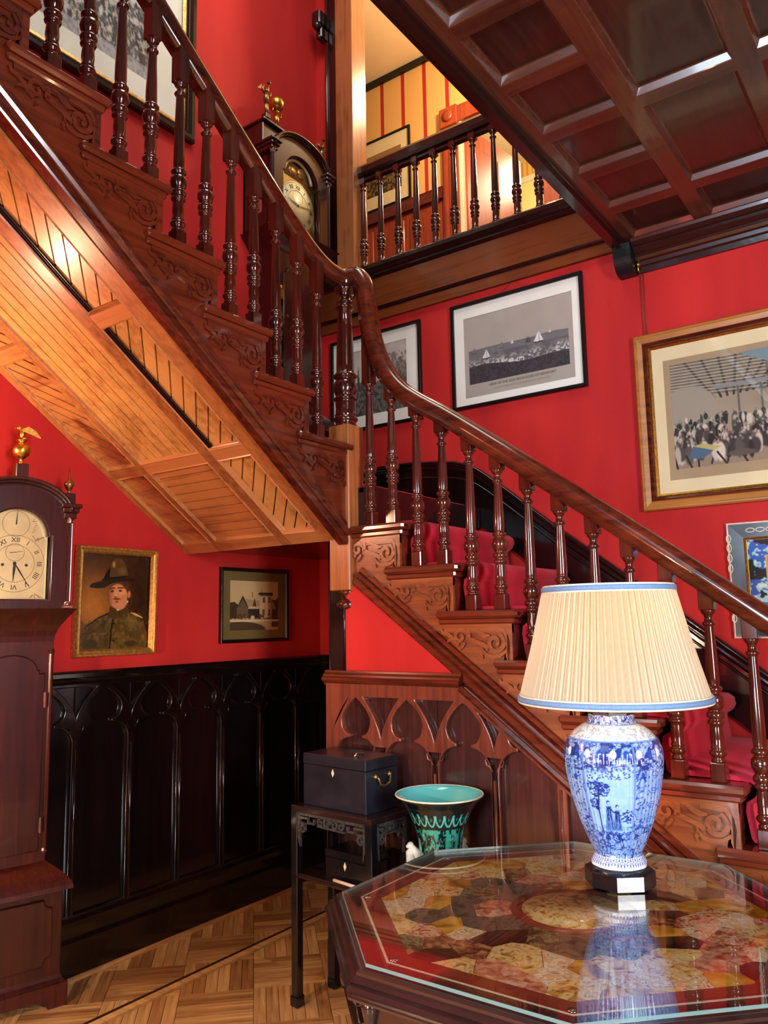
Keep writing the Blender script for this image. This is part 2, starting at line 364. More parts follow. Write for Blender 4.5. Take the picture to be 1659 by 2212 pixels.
def fret(loops, depth, bevel=0.0, res=1):
    # plate in the XZ plane from outline + holes, front face towards -Y, back at y=0
    cu = bpy.data.curves.new('fret', 'CURVE'); cu.dimensions = '2D'; cu.fill_mode = 'BOTH'; cu.extrude = depth/2-bevel; cu.bevel_depth = bevel; cu.bevel_resolution = res
    for L in loops:
        sp = cu.splines.new('POLY'); sp.points.add(len(L)-1)
        for i, (x, z) in enumerate(L): sp.points[i].co = (x, z, 0, 1)
        sp.use_cyclic_u = True
    o = bpy.data.objects.new('fret', cu); C.objects.link(o)
    me = bpy.data.meshes.new_from_object(o); bpy.data.objects.remove(o); bpy.data.curves.remove(cu)
    n = len(me.vertices); co = np.empty(n*3); me.vertices.foreach_get('co', co); co = co.reshape(-1, 3)
    out = np.stack([co[:, 0], -depth/2-co[:, 2], co[:, 1]], 1); me.vertices.foreach_set('co', out.ravel()); me.materials.clear(); me.update()
    return me
TXT = {}
def text_mesh(body, size, depth=0.0006):
    k = (body, size)
    if k not in TXT:
        cu = bpy.data.curves.new('txt', 'FONT'); cu.body = body; cu.size = size; cu.align_x = 'CENTER'; cu.align_y = 'CENTER'; cu.extrude = depth/2; cu.resolution_u = 2
        o = bpy.data.objects.new('txt', cu); C.objects.link(o); bpy.context.view_layer.update()
        me = bpy.data.meshes.new_from_object(o); bpy.data.objects.remove(o)
        n = len(me.vertices); co = np.empty(n*3); me.vertices.foreach_get('co', co); co = co.reshape(-1, 3)
        me.vertices.foreach_set('co', np.stack([co[:, 0], -co[:, 2], co[:, 1]], 1).ravel()); me.materials.clear(); me.update(); TXT[k] = me
    return TXT[k]
def clip(poly, a, b, c):
    # keep a*x+b*y <= c
    out = []; n = len(poly)
    for i in range(n):
        p, q = poly[i], poly[(i+1) % n]; dp = a*p[0]+b*p[1]-c; dq = a*q[0]+b*q[1]-c
        if dp <= 0: out.append(p)
        if (dp < 0 < dq) or (dq < 0 < dp):
            t = dp/(dp-dq); out.append((p[0]+t*(q[0]-p[0]), p[1]+t*(q[1]-p[1])))
    return out
def clip_rect(poly, x0, x1, y0, y1):
    for a, b, c in ((1, 0, x1), (-1, 0, -x0), (0, 1, y1), (0, -1, -y0)):
        poly = clip(poly, a, b, c)
        if len(poly) < 3: return []
    return poly
def arc(cx, cz, r, a0, a1, n=8, rz=None):
    rz = rz or r
    return [(cx+r*math.cos(math.radians(a0+(a1-a0)*i/n)), cz+rz*math.sin(math.radians(a0+(a1-a0)*i/n))) for i in range(n+1)]

# ------------------------------------------------------------------ painter: colours for print, paint and porcelain
class Canvas:
    def __init__(s, w, h, col): s.w, s.h = w, h; s.a = np.ones((h, w, 3))*np.array(col)/255.0; s.y, s.x = np.mgrid[0:h, 0:w]; s.x = (s.x+.5)/w; s.y = 1-(s.y+.5)/h; s.asp = h/w
    def mix(s, m, col): m = np.clip(m, 0, 1)[..., None]; s.a = s.a*(1-m)+m*np.array(col)/255.0
    def ell(s, cx, cy, rx, ry, col, soft=0.15, rot=0, op=1.0):
        R_ = max(rx, ry*s.asp)*1.05; i0 = max(0, int((cx-R_)*s.w)-1); i1 = min(s.w, int((cx+R_)*s.w)+2); j0 = max(0, int((1-cy-R_/s.asp)*s.h)-1); j1 = min(s.h, int((1-cy+R_/s.asp)*s.h)+2)
        if i1 <= i0 or j1 <= j0: return
        dx = s.x[j0:j1, i0:i1]-cx; dy = (s.y[j0:j1, i0:i1]-cy); c, n_ = math.cos(rot), math.sin(rot); u = (dx*c+dy*s.asp*n_)/rx; v = (-dx*n_+dy*s.asp*c)/(ry*s.asp)
        d = np.sqrt(u*u+v*v); m = (np.clip((1-d)/max(soft, 1e-3), 0, 1)*op)[..., None]; s.a[j0:j1, i0:i1] = s.a[j0:j1, i0:i1]*(1-m)+m*np.array(col)/255.0
    def rect(s, x0, x1, y0, y1, col, op=1.0): s.mix(((s.x >= x0) & (s.x <= x1) & (s.y >= y0) & (s.y <= y1))*op, col)
    def poly(s, pts, col, op=1.0):
        ins = np.zeros(s.x.shape, bool); n = len(pts)
        for i in range(n):
            (xi, yi), (xj, yj) = pts[i], pts[i-1]
            if yi == yj: continue
            ins ^= ((yi > s.y) != (yj > s.y)) & (s.x < (xj-xi)*(s.y-yi)/(yj-yi)+xi)
        s.mix(ins*op, col)
    def line(s, pts, wid, col, op=1.0):
        xs = [p[0] for p in pts]; ys = [p[1] for p in pts]; w2 = wid*2.2
        i0 = max(0, int((min(xs)-w2)*s.w)-1); i1 = min(s.w, int((max(xs)+w2)*s.w)+2); j0 = max(0, int((1-max(ys)-w2/s.asp)*s.h)-1); j1 = min(s.h, int((1-min(ys)+w2/s.asp)*s.h)+2)
        if i1 <= i0 or j1 <= j0: return
        SX, SY = s.x[j0:j1, i0:i1], s.y[j0:j1, i0:i1]; m = np.zeros(SX.shape)
        for (x0, y0), (x1, y1) in zip(pts[:-1], pts[1:]):
            ax, ay = x0, y0*s.asp; bx, by = x1, y1*s.asp; px, py = SX, SY*s.asp; L = (bx-ax)**2+(by-ay)**2+1e-12
            t = np.clip(((px-ax)*(bx-ax)+(py-ay)*(by-ay))/L, 0, 1); d = np.hypot(px-ax-t*(bx-ax), py-ay-t*(by-ay)); m = np.maximum(m, np.clip((wid-d)/(wid*.5)+.5, 0, 1))
        m = np.clip(m*op, 0, 1)[..., None]; s.a[j0:j1, i0:i1] = s.a[j0:j1, i0:i1]*(1-m)+m*np.array(col)/255.0
    def noise(s, fx, fy, seed=0, oct=3):
        r = np.random.default_rng(seed); out = np.zeros(s.x.shape); amp = 1; tot = 0
        for k in range(oct):
            gx, gy = int(fx*2**k)+2, int(fy*2**k)+2; g = r.random((gy+1, gx+1)); X = s.x*(gx-1); Y = s.y*(gy-1); i = X.astype(int); j = Y.astype(int); tx = X-i; ty = Y-j; tx = tx*tx*(3-2*tx); ty = ty*ty*(3-2*ty)
            out += amp*((g[j, i]*(1-tx)+g[j, i+1]*tx)*(1-ty)+(g[j+1, i]*(1-tx)+g[j+1, i+1]*tx)*ty); tot += amp; amp *= .5
        return out/tot
    def lin(s):
        a = np.clip(s.a, 0, 1); return np.where(a <= .04045, a/12.92, ((a+.055)/1.055)**2.4)
def set_col(me, cols):
    at = me.color_attributes.new('Col', 'FLOAT_COLOR', 'POINT'); at.data.foreach_set('color', np.concatenate([cols, np.ones((len(cols), 1))], 1).astype(np.float32).ravel())
def canvas_mesh(cv, x0, x1, z0, z1, y=0.0):
    h, w = cv.h, cv.w; X = np.linspace(x0, x1, w); Z = np.linspace(z1, z0, h); XX, ZZ = np.meshgrid(X, Z)
    co = np.stack([XX, np.full_like(XX, y), ZZ], -1).reshape(-1, 3)
    i = np.arange(h*w).reshape(h, w); f = np.stack([i[:-1, :-1], i[1:, :-1], i[1:, 1:], i[:-1, 1:]], -1).reshape(-1, 4)
    me = bpy.data.meshes.new('print'); me.vertices.add(len(co)); me.vertices.foreach_set('co', co.ravel()); me.loops.add(len(f)*4); me.loops.foreach_set('vertex_index', f.ravel().astype(np.int32))
    me.polygons.add(len(f)); me.polygons.foreach_set('loop_start', np.arange(0, len(f)*4, 4, dtype=np.int32)); me.update(calc_edges=True); set_col(me, cv.lin().reshape(-1, 3)); return me
def canvas_lathe(cv, prof, rfun=None, ang0=0.0):
    # prof: list of (r, z) resampled to cv.h rows from bottom to top; canvas wraps round
    pr = np.array(prof); d = np.r_[0, np.cumsum(np.hypot(np.diff(pr[:, 0]), np.diff(pr[:, 1])))]; t = np.linspace(0, d[-1], cv.h); R = np.interp(t, d, pr[:, 0]); Z = np.interp(t, d, pr[:, 1])
    w = cv.w; A = ang0+np.arange(w)/w*2*PI; RR = np.repeat(R[:, None], w, 1)
    if rfun is not None: RR = RR*rfun(A[None, :], (t/d[-1])[:, None])
    co = np.stack([RR*np.cos(A), RR*np.sin(A), np.repeat(Z[:, None], w, 1)], -1).reshape(-1, 3)
    i = np.arange(cv.h*w).reshape(cv.h, w); j = np.roll(i, -1, 1); f = np.stack([i[:-1], j[:-1], j[1:], i[1:]], -1).reshape(-1, 4)
    me = bpy.data.meshes.new('painted'); me.vertices.add(len(co)); me.vertices.foreach_set('co', co.ravel()); me.loops.add(len(f)*4); me.loops.foreach_set('vertex_index', f.ravel().astype(np.int32))
    me.polygons.add(len(f)); me.polygons.foreach_set('loop_start', np.arange(0, len(f)*4, 4, dtype=np.int32)); me.polygons.foreach_set('use_smooth', [True]*len(f)); me.update(calc_edges=True)
    set_col(me, cv.lin()[::-1].reshape(-1, 3)); return me

# ------------------------------------------------------------------ room shell
XL, YS, YR = -3.166, 2.673, 3.72
struct('wall_left', MB().box(XL-.14, XL, -3.2, YR+.14, 0, 6.1), 'red', 'red fabric covered wall running behind the tall clock')
struct('wall_far', MB().box(XL, 2.4, YR, YR+.10, 0, 3.24).box(XL, -2.955, YR, YR+.10, 3.24, 6.1).box(-1.2, 2.4, YR, YR+.10, 3.24, 3.6), 'red', 'red fabric covered wall behind the lower stairs')
def zlow(x): return 1.23-.752*(x+1.6)
struct('wall_under_stairs', MB().prism([(-2.16, 0), (.03, 0), (-2.16, 1.65)], 2.70, 2.76, 'y'), 'red', 'red triangular wall under the lower stair string')
struct('wall_right', MB().box(2.4, 2.5, -3.2, YR+.1, 0, 3.6), 'red', 'red side wall of the hall')

struct('wall_blocker', MB().box(XL, -1.15, -.62, -.52, 0, 3.237), 'red', 'added red partition wall behind the viewer blocking window light')  # added unseen wall, keeps window light off the left side

# floor: dark sub-floor, border strips and basket-weave parquet blocks
fl = struct('floor', MB().box(XL-.14, 2.5, -3.2, YR+.1, -.10, -.012), 'parquet_dark', 'oak parquet floor laid in diagonal basket weave')
c45 = math.sqrt(.5); S = .29; NS = 6; ORG = (-2.456, 2.46)
def world(a, b): return (ORG[0]+(a-b)*c45, ORG[1]+(a+b)*c45)
CAMR = camo.matrix_world.inverted()
def pix(p):
    q = CAMR @ Vector(p)
    return (829.5+FPX*q.x/-q.z, 1106-FPX*q.y/-q.z) if q.z < -.05 else (-9e3, -9e3)
slat_cache = {}; rest = MB(); nslat = 0
for i in range(-26, 22):
    for j in range(-26, 22):
        for k in range(NS):
            w = S/NS; g = .0009
            if (i+j) % 2 == 0: r = (i*S+g, (i+1)*S-g, j*S+k*w+g, j*S+(k+1)*w-g); ang = PI/4
            else: r = (i*S+k*w+g, i*S+(k+1)*w-g, j*S+g, (j+1)*S-g); ang = 3*PI/4
            q = [world(r[0], r[2]), world(r[1], r[2]), world(r[1], r[3]), world(r[0], r[3])]
            for reg in ((-2.708, 2.4, -3.2, 2.69), (-2.708, -2.25, 2.69, YR), (-3.125, -2.782, -3.2, YR)):
                P = clip_rect(q, *reg)
                if len(P) < 3: continue
                cx = sum(p[0] for p in P)/len(P); cy = sum(p[1] for p in P)/len(P)
                A = abs(sum(P[a][0]*P[a-1][1]-P[a-1][0]*P[a][1] for a in range(len(P))))/2
                if A < 2e-4: continue
                px = pix((cx, cy, 0))
                vis = -20 < px[0] < 790 and 1850 < px[1] < 2260 and not (px[0] < 130 and px[1] > 2150 and cx < -3.0)
                if vis and nslat < 296 and A > 8e-4:
                    ca, sa = math.cos(-ang), math.sin(-ang)
                    L = [((p[0]-cx)*ca-(p[1]-cy)*sa, (p[0]-cx)*sa+(p[1]-cy)*ca) for p in P]
                    key = tuple(round(v, 4) for p in L for v in p)
                    mt = random.choice(['parquet_a', 'parquet_a', 'parquet_b'])
                    if (key, mt) not in slat_cache: slat_cache[key, mt] = MB().prism(L, -.0115, 0, 'z').mesh('plank')
                    link('plank', slat_cache[key, mt], mt, fl, (cx, cy, 0), (0, 0, ang)); nslat += 1
                elif cy > -3.2:
                    rest.prism(P, -.0115, 0, 'z')
rp = link('parquet_field', rest.mesh('parquet_field'), 'parquet_a', fl); rp['kind'] = 'stuff'
for x0, x1, mt in ((-2.781, -2.764, 'parquet_dark'), (-2.763, -2.727, 'parquet_a'), (-2.726, -2.709, 'parquet_b')):
    part('border_strip', MB().box(x0, x1, -3.2, YR, -.0115, 0), mt, fl)

# coffered ceiling over the hall
ce = struct('ceiling', MB().box(-1.19, 2.5, -3.2, YR, 3.275, 3.34), 'ceil_panel', 'dark panelled wooden ceiling over the hall')
ZC = 3.237
cols = [(-1.106, -.826)]+[(-.755+.386*k, -.44+.386*k) for k in range(8)]
edges = [-1.15]+[v for c_ in cols for v in c_]+[2.5]
for k in range(0, len(edges), 2):
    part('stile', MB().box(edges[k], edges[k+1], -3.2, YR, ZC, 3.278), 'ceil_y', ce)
panel_cache = {}
for ci, (x0, x1) in enumerate(cols):
    rows = []
    if ci == 0:
        y = 3.61
        while y > -2.6: rows.append((y-.272, y)); y -= .338
    else:
        rows.append((3.338, 3.61)); y = 3.272
        while y > -2.6: rows.append((y-.612, y)); y -= .678
    prev = YR
    for (y0, y1) in rows:
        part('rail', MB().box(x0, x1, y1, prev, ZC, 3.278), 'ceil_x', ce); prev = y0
        key = (round(x1-x0, 3), round(y1-y0, 3)); w, d = key
        if key not in panel_cache:
            m_ = MB(); t = .020
            rings = [(0, .0), (.003, .002), (.0135, .0235), (.016, .025), (t, .0255), (t, .034)]
            v = []; f = []
            for a, zz in rings: v += [(a, a, zz), (w-a, a, zz), (w-a, d-a, zz), (a, d-a, zz)]
            for q in range(len(rings)-1):
                for e in range(4): f.append((q*4+e, q*4+(e+1) % 4, q*4+4+(e+1) % 4, q*4+4+e))
            m_.add(v, f)
            panel_cache[key] = (m_.mesh('moulding'), MB().box(t-.001, w-t+.001, t-.001, d-t+.001, .026, .036).mesh('panel'))
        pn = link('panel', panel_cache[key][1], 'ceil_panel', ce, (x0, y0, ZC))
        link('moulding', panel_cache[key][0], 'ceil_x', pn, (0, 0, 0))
    part('rail', MB().box(x0, x1, -3.2, prev, ZC, 3.278), 'ceil_x', ce)
part('edge_beam', MB().box(-1.215, -1.19, -3.2, YR-.06, 3.215, 3.62).box(-1.19, -1.165, -3.2, YR-.06, 3.205, 3.25).box(-1.165, -1.15, -3.2, YR-.06, 3.222, 3.25), 'dark_wood', ce)

# cornice and picture rail on the far wall
prof = [(3.72, 3.095), (3.703, 3.095), (3.70, 3.12), (3.692, 3.128), (3.688, 3.145), (3.676, 3.150), (3.668, 3.162), (3.668, 3.176), (3.655, 3.182), (3.645, 3.192), (3.645, 3.206), (3.632, 3.210), (3.618, 3.224), (3.612, 3.238), (3.72, 3.238)]
t1 = struct('trim_1', MB().prism(prof, -1.125, 2.4, 'x'), 'dark_wood', 'dark ribbed wooden cornice under the panelled ceiling')
br = MB().prism([(3.72, 3.09)]+arc(3.70, 3.17, .09, 250, 180, 8, .085)+[(3.605, 3.222), (3.72, 3.222)], -1.212, -1.128, 'x')
part('bracket', br, 'iron', t1)
part('picture_hook', MB().tube([(-1.118, 3.698, 3.135), (-1.118, 3.688, 3.128), (-1.118, 3.688, 3.105), (-1.118, 3.70, 3.098)], .005, 6).sphere((-1.118, 3.69, 3.135), .009), 'gold', t1)
part('picture_cord', MB().tube([(-1.118, 3.712, 3.10), (-1.1175, 3.712, 2.78)], .0022, 5).tube([(-1.104, 3.714, 3.10), (-1.104, 3.714, 2.78)], .0018, 5), 'wire', t1)

# gothic tracery -------------------------------------------------------------
def keyhole(xc, w, p, m=.013):
    hw = w/2-m; nw, bw = p['nw'], p['bw']; zb, zs, zn, zm, za = p['zb'], p['zs'], p['zn'], p['zm'], p['za']
    R = [(hw, zb), (hw, zs)]
    R += [(nw+(hw-nw)*math.cos(math.radians(t)), zs+(zn-zs)*math.sin(math.radians(t))) for t in range(10, 91, 10)]
    R += [(nw+(bw-nw)*math.sin(math.radians(t)), zn+.004+(zm-zn)*(1-math.cos(math.radians(t)))) for t in range(0, 91, 15)]
    R += [(bw*(1-s**1.75), zm+.004+(za-zm)*s) for s in (.12, .25, .4, .55, .7, .85, 1.0)]
    L = [(-x, z) for x, z in reversed(R[:-1])]
    return [(xc+x, z) for x, z in R+L]
def spandrel(xm, p):
    sw, zv, zt = p['sw'], p['zv'], p['zt']; n = 8
    R = [(sw*(i/n)**1.7+.002, zv+(zt-zv)*i/n) for i in range(n+1)]
    return [(xm+x, z) for x, z in R]+[(xm-x, z) for x, z in reversed(R)]
def daggers(xm, p):
    z = p['zv']; out = []
    for s in (1, -1):
        out.append([(xm+s*.006, z-.062), (xm+s*.030, z-.012), (xm+s*.040, z-.022), (xm+s*.034, z-.040), (xm+s*.018, z-.048)])
    return out
pL = dict(zb=.254, zs=.955, zn=1.035, nw=.042, bw=.092, zm=1.095, za=1.186, zv=1.045, zt=1.196, sw=.112)
wl = bpy.data.objects.new('trim_2', None); C.objects.link(wl); wl.rotation_euler = (0, 0, PI/2); wl['kind'] = 'structure'; wl['label'] = 'black gothic panelled wainscot under the portrait'
b0 = 2.354; w = .283; K = range(-11, 5)
loops = [[(-.95, 0), (YR, 0), (YR, 1.222), (-.95, 1.222)]]
for k in K:
    xm = b0+w*k; loops.append(keyhole(xm+w/2, w, pL) if xm+w < YR else [(xm+.013, .254), (YR-.02, .254), (YR-.02, 1.0), (xm+.06, 1.0), (xm+.013, .95)])
    loops.append(spandrel(xm, pL)); loops += daggers(xm, pL)
tr_ = part('tracery', fret(loops, .026, .005, 2), 'black_wood', wl, (0, -XL-.001, 0))
for k in K:
    xm = b0+w*k; x1 = min(xm+w, YR)
    part('panel', MB().bbox(xm+.002, x1-.002, -XL-.010, -XL-.0005, .22, 1.215, .002), 'black_wood', wl)
    if -.9 < xm: part('mullion', MB().tube([(xm, -XL-.029, .262), (xm, -XL-.029, .93)], .006, 8), 'black_wood', wl)
part('cap_rail', MB().prism([(-XL, 1.205), (-XL-.030, 1.205), (-XL-.033, 1.218), (-XL-.04, 1.226), (-XL-.052, 1.236), (-XL-.052, 1.252), (-XL-.044, 1.262), (-XL, 1.262)], -.95, YR-.005, 'x'), 'black_wood', wl)
part('baseboard', MB().box(-.95, YR-.005, -XL-.032, -XL-.001, 0, .15).prism([(-XL-.032, .15), (-XL-.026, .172), (-XL-.026, .2), (-XL-.03, .23), (-XL-.026, .254), (-XL-.001, .254), (-XL-.001, .15)], -.95, YR-.005, 'x'), 'black_wood', wl)
part('shoe_moulding', MB().prism([(-XL-.032, 0), (-XL-.046, 0), (-XL-.045, .008), (-XL-.040, .014), (-XL-.032, .016)], -.95, YR-.005, 'x'), 'parquet_b', wl)

pG = dict(zb=.21, zs=.885, zn=.982, nw=.036, bw=.078, zm=1.045, za=1.143, zv=.962, zt=1.150, sw=.098)
wg = bpy.data.objects.new('trim_3', None); C.objects.link(wg); wg['kind'] = 'structure'; wg['label'] = 'carved gothic wainscot below the lower stairs'
sa_, sb_, sc_ = .752, 1.0, zlow(-1.6)-.752*1.6-.003
def under(poly, mg=0): return clip(poly, sa_, sb_, sc_-mg)
loops = [under([(-2.236, 0), (.03, 0), (.03, 1.195), (-2.236, 1.195)])]
cs = [-2.082+.2565*k for k in range(8)]
for k, xc in enumerate(cs):
    q = under(keyhole(xc, .2565, pG), .040)
    if len(q) > 3: loops.append(q)
    xm = xc+.2565/2
    q = under(spandrel(xm, pG), .040)
    if len(q) > 3 and k < 3: loops.append(q)
    for dgr in daggers(xm, pG):
        if len(under(dgr, .02)) == len(dgr): loops.append(dgr)
q = [(x, z) for x, z in spandrel(cs[0]-.2565/2, pG) if x >= cs[0]-.2565/2-.006]
loops.append(q)
part('tracery', fret(loops, .034, .005, 2), 'gothic_frame', wg, (0, 2.699, 0))
for k, xc in enumerate(cs):
    q = under([(xc-.127, .18), (xc+.127, .18), (xc+.127, 1.185), (xc-.127, 1.185)], .005)
    if len(q) > 2: part('panel', MB().prism(q, 2.692, 2.6985, 'y'), 'gothic_wood', wg)
    xm = xc+.2565/2; zt_ = min(.87, sc_-sa_*xm-.05)
    if zt_ > .25: part('mullion', MB().tube([(xm, 2.664, .215), (xm, 2.664, zt_)], .006, 8), 'gothic_frame', wg)
cp = [(2.70, 1.188), (2.668, 1.188), (2.664, 1.198), (2.655, 1.204), (2.650, 1.212), (2.650, 1.220), (2.658, 1.224), (2.660, 1.232), (2.672, 1.240), (2.674, 1.248), (2.70, 1.250)]
part('cap_rail', MB().prism(cp, -2.25, -1.575, 'x'), 'mahog_x', wg)
part('sloping_rail', MB().sweep([(-1.575, 2.675, zlow(-1.575)-.016), (-.1, 2.675, zlow(-.1)-.016)], [(-.025, -.012), (.018, -.012), (.024, 0), (.018, .012), (-.025, .012)], (0, -1, 0), False), 'mahog_x', wg)
part('baseboard', MB().box(-2.236, -.02, 2.660, 2.6985, 0, .17), 'gothic_wood', wg)
part('corner_post', MB().box(-2.24, -2.165, 2.70, 2.78, 0, 1.80).tube([(-2.243, 2.705, 0), (-2.243, 2.705, 1.8)], .008, 8).tube([(-2.16, 2.699, 1.25), (-2.16, 2.699, 1.62)], .006, 8), 'black_wood', wg)

t9 = struct('trim_9', MB().box(XL+.036, -2.24, YR-.02, YR-.001, 0, 1.21), 'black_wood', 'black dado in the passage under the landing')
part('cap_rail', MB().box(XL+.045, -2.24, YR-.05, YR-.001, 1.21, 1.262), 'black_wood', t9)
for k in range(3): part('panel', MB().bbox(XL+.10+.27*k, XL+.33+.27*k, YR-.028, YR-.019, .26, 1.14, .004), 'black_wood', t9)

# fascia beam of the upper landing, post of the opening
bm_ = struct('trim_4', MB().box(XL, -1.2, 3.700, 3.73, 3.24, 3.52).box(XL, -1.2, 3.694, 3.705, 3.24, 3.298), 'beam', 'broad polished wooden fascia beam under the balcony')
part('fascia_moulding', MB().prism([(3.70, 3.296), (3.690, 3.300), (3.684, 3.306), (3.690, 3.312), (3.686, 3.320), (3.694, 3.326), (3.70, 3.328)], XL, -1.2, 'x'), 'dark_wood', bm_)
part('nosing', MB().prism([(3.70, 3.505), (3.690, 3.512), (3.682, 3.520), (3.682, 3.530), (3.670, 3.536), (3.662, 3.548), (3.655, 3.556), (3.655, 3.578), (3.662, 3.588), (3.80, 3.588), (3.80, 3.505)], XL, -1.2, 'x'), 'dark_wood', bm_)
po = struct('trim_5', MB().bbox(-2.953, -2.818, 3.655, 3.80, 3.588, 6.1, .003), 'post', 'tall light wooden post at the balcony opening')
part('casing', MB().box(-3.055, -2.953, 3.685, 3.80, 3.588, 6.1).box(-2.985, -2.953, 3.668, 3.70, 3.588, 6.1), 'dark_wood', po)
part('casing_bead', MB().tube([(-3.045, 3.682, 3.588), (-3.045, 3.682, 6.1)], .012, 8), 'mahog_z', po)
part('carved_bracket', MB().bbox(-3.09, -3.02, 3.58, 3.684, 5.30, 5.40, .008).sphere((-3.055, 3.60, 5.30), .03).bbox(-3.08, -3.03, 3.61, 3.684, 5.22, 5.30, .008).sphere((-3.055, 3.62, 5.23), .02), 'dark_wood', po)

# skirting (string board) on the far wall following the lower flight
def skx(x): return 1.572-.765*(x+1.171)
pts = [(-3.16, 2.345), (-2.45, 2.335), (-2.29, 2.318), (-2.17, 2.302), (-2.10, 2.28), (-2.04, 2.250), (-1.98, 2.208), (-1.92, 2.160), (-1.856, 2.110), (-1.609, skx(-1.609)), (-.7, skx(-.7)), (.3, skx(.3))]
sk = MB(); low = [(x, z-.30) for x, z in pts]
sk.prism([(x, z-.03) for x, z in pts]+list(reversed(low)), 3.695, 3.719, 'y')
t6 = struct('trim_6', sk, 'black_wood', 'black glossy skirting climbing the red wall beside the carpet')
part('skirting_cap', MB().sweep([(x, 3.70, z) for x, z in pts], [(-.02, -.045), (.014, -.045), (.018, -.030), (.010, -.022), (.024, -.014), (.026, .0), (.018, .006), (-.02, .006)], (0, -1, 0)), 'black_wood', t6)
part('skirting_bead', MB().sweep([(x, 3.695, z-.085) for x, z in pts], [(-.005, -.008), (.008, -.006), (.010, .002), (-.005, .008)], (0, -1, 0)), 'black_wood', t6)

# ------------------------------------------------------------------ staircase
def spiral(cx, cz, r0, r1, a0, turns, n=22):
    return [(cx+(r0+(r1-r0)*i/n)*math.cos(math.radians(a0+360*turns*i/n)), cz+(r0+(r1-r0)*i/n)*math.sin(math.radians(a0+360*turns*i/n))) for i in range(n+1)]
def scroll_mesh():
    # carved tread-end scroll; x to the right (nosing side), z down from the tread (negative), raised towards -y
    m = MB(); y0, y1 = 0.0, -.010
    m.ribbon([(.20, -.006), (.245, -.004), (.275, -.012), (.291, -.035), (.297, -.070), (.293, -.105), (.296, -.128)], [.012, .020, .022, .018, .016, .014, .006], y0, y1)
    s = spiral(.243, -.056, .042, .007, 60, -1.35, 26); m.ribbon(s, [.016]*20+[.014, .013, .013, .014, .018, .016, .01], y0, y1)
    m.ribbon([(.290, -.085), (.262, -.104), (.232, -.108), (.205, -.102), (.190, -.088), (.186, -.072)], [.010, .014, .015, .014, .012, .004], y0, y1)
    m.ribbon([(.190, -.088), (.184, -.100), (.188, -.116)], [.012, .012, .003], y0, y1)
    m.ribbon([(.215, -.078), (.196, -.066), (.180, -.058), (.124, -.040)], [.02, .018, .016, .016], y0, y1)
    m.ribbon([(.222, -.030), (.200, -.030), (.178, -.020), (.160, -.006), (.140, -.004)], [.006, .018, .018, .012, .004], y0, y1)
    m.ribbon([(.130, -.004), (.128, -.044)], [.018, .018], y0, y1)
    s = spiral(.092, -.034, .030, .006, 20, 1.15, 20); m.ribbon(s, [.014]*14+[.012, .012, .012, .014, .016, .012, .006], y0, y1)
    m.ribbon([(.112, -.056), (.098, -.074), (.088, -.086)], [.010, .012, .003], y0, y1)
    m.ribbon([(.085, -.064), (.064, -.050), (.052, -.034), (.034, -.022), (.014, -.018), (.006, -.004)], [.014, .016, .016, .016, .014, .008], y0, y1)
    m.ribbon([(.052, -.044), (.040, -.048), (.030, -.058)], [.014, .010, .002], y0, y1)
    return m.mesh('scroll')
SCROLL = scroll_mesh()
def tread_mesh(dep, wid):
    m = MB(); t = .03
    # rounded nosing profile along y plus return on the open side (origin: nosing front, tread top, open-side face)
    m.bbox(-dep, 0, 0, wid, -t, 0, .009)
    m.bbox(-dep+.006, -.016, .014, wid, -t-.022, -t+.002, .006)
    return m.mesh('tread')
def flight(root, y0, yw, treads, riser, zl, mats, xa, xb):
    SCR = SCROLL.copy(); SCR.materials.clear()
    wid = yw-y0-.02; dep = .355; tm = tread_mesh(dep, wid)
    top = []
    for i, (xn, z) in enumerate(treads):
        link('tread', tm, mats[0], root, (xn, y0, z))
        m = MB().box(xn-.055, xn-.032, y0+.03, yw-.02, z-riser+.002, z-.03)
        link('riser', m.mesh('riser'), mats[0], root)
        rb = MB().box(xn-.325, xn-.030, y0+.022, y0+.034, z-.085, z-.050).box(xn-.052, xn-.030, y0+.020, y0+.034, z-riser, z-.05)
        bk = link('bracket', rb.mesh('bracket'), mats[1], root)
        link('scroll', SCR, mats[1], bk, (xn-.345, y0+.030, z-.066))
    # sawtooth string board
    P = []
    for xn, z in treads:                       # treads ordered top to bottom, x rising
        P += [(xn-.33, z-.03), (xn-.032, z-.03)]
    xs0, xs1 = P[0][0], P[-1][0]
    poly = P+[(xs1, zl(xs1)+.02), (xs0, zl(xs0)+.02)]
    poly[0] = (xs0, treads[0][1]-.03)
    link('string_board', MB().prism(poly, y0+.030, y0+.062, 'y').mesh('string_board'), mats[1], root)
    def slope(prof, name, mat):
        link(name, MB().sweep([(xa, y0+.03, zl(xa)), (xb, y0+.03, zl(xb))], prof, (0, -1, 0), False).mesh(name), mat, root)
    slope([(-.03, 0), (.012, 0), (.016, .006), (.016, .026), (.010, .032), (-.03, .032)], 'string_base', mats[2])
    slope([(-.02, .032), (.008, .032), (.020, .038), (.026, .048), (.022, .056), (.010, .060), (-.02, .060)], 'string_moulding', mats[2])
    slope([(-.02, .060), (.006, .060), (.012, .066), (.012, .082), (.004, .086), (-.02, .086)], 'string_bead', mats[2])

lowt = [(-1.830+.2485*k, 1.858-.1855*k) for k in range(0, 8)]
sl = thing('stair_flight', 'lower flight of wooden stairs with carved scroll brackets rising behind the lamp', 'staircase', (-.9, 2.7, 0), 0, frame=True)
flight(sl, YS, YR, lowt, .1855, zlow, ('mahog_x', 'oak_mid_x', 'mahog_x'), -2.11, .0)
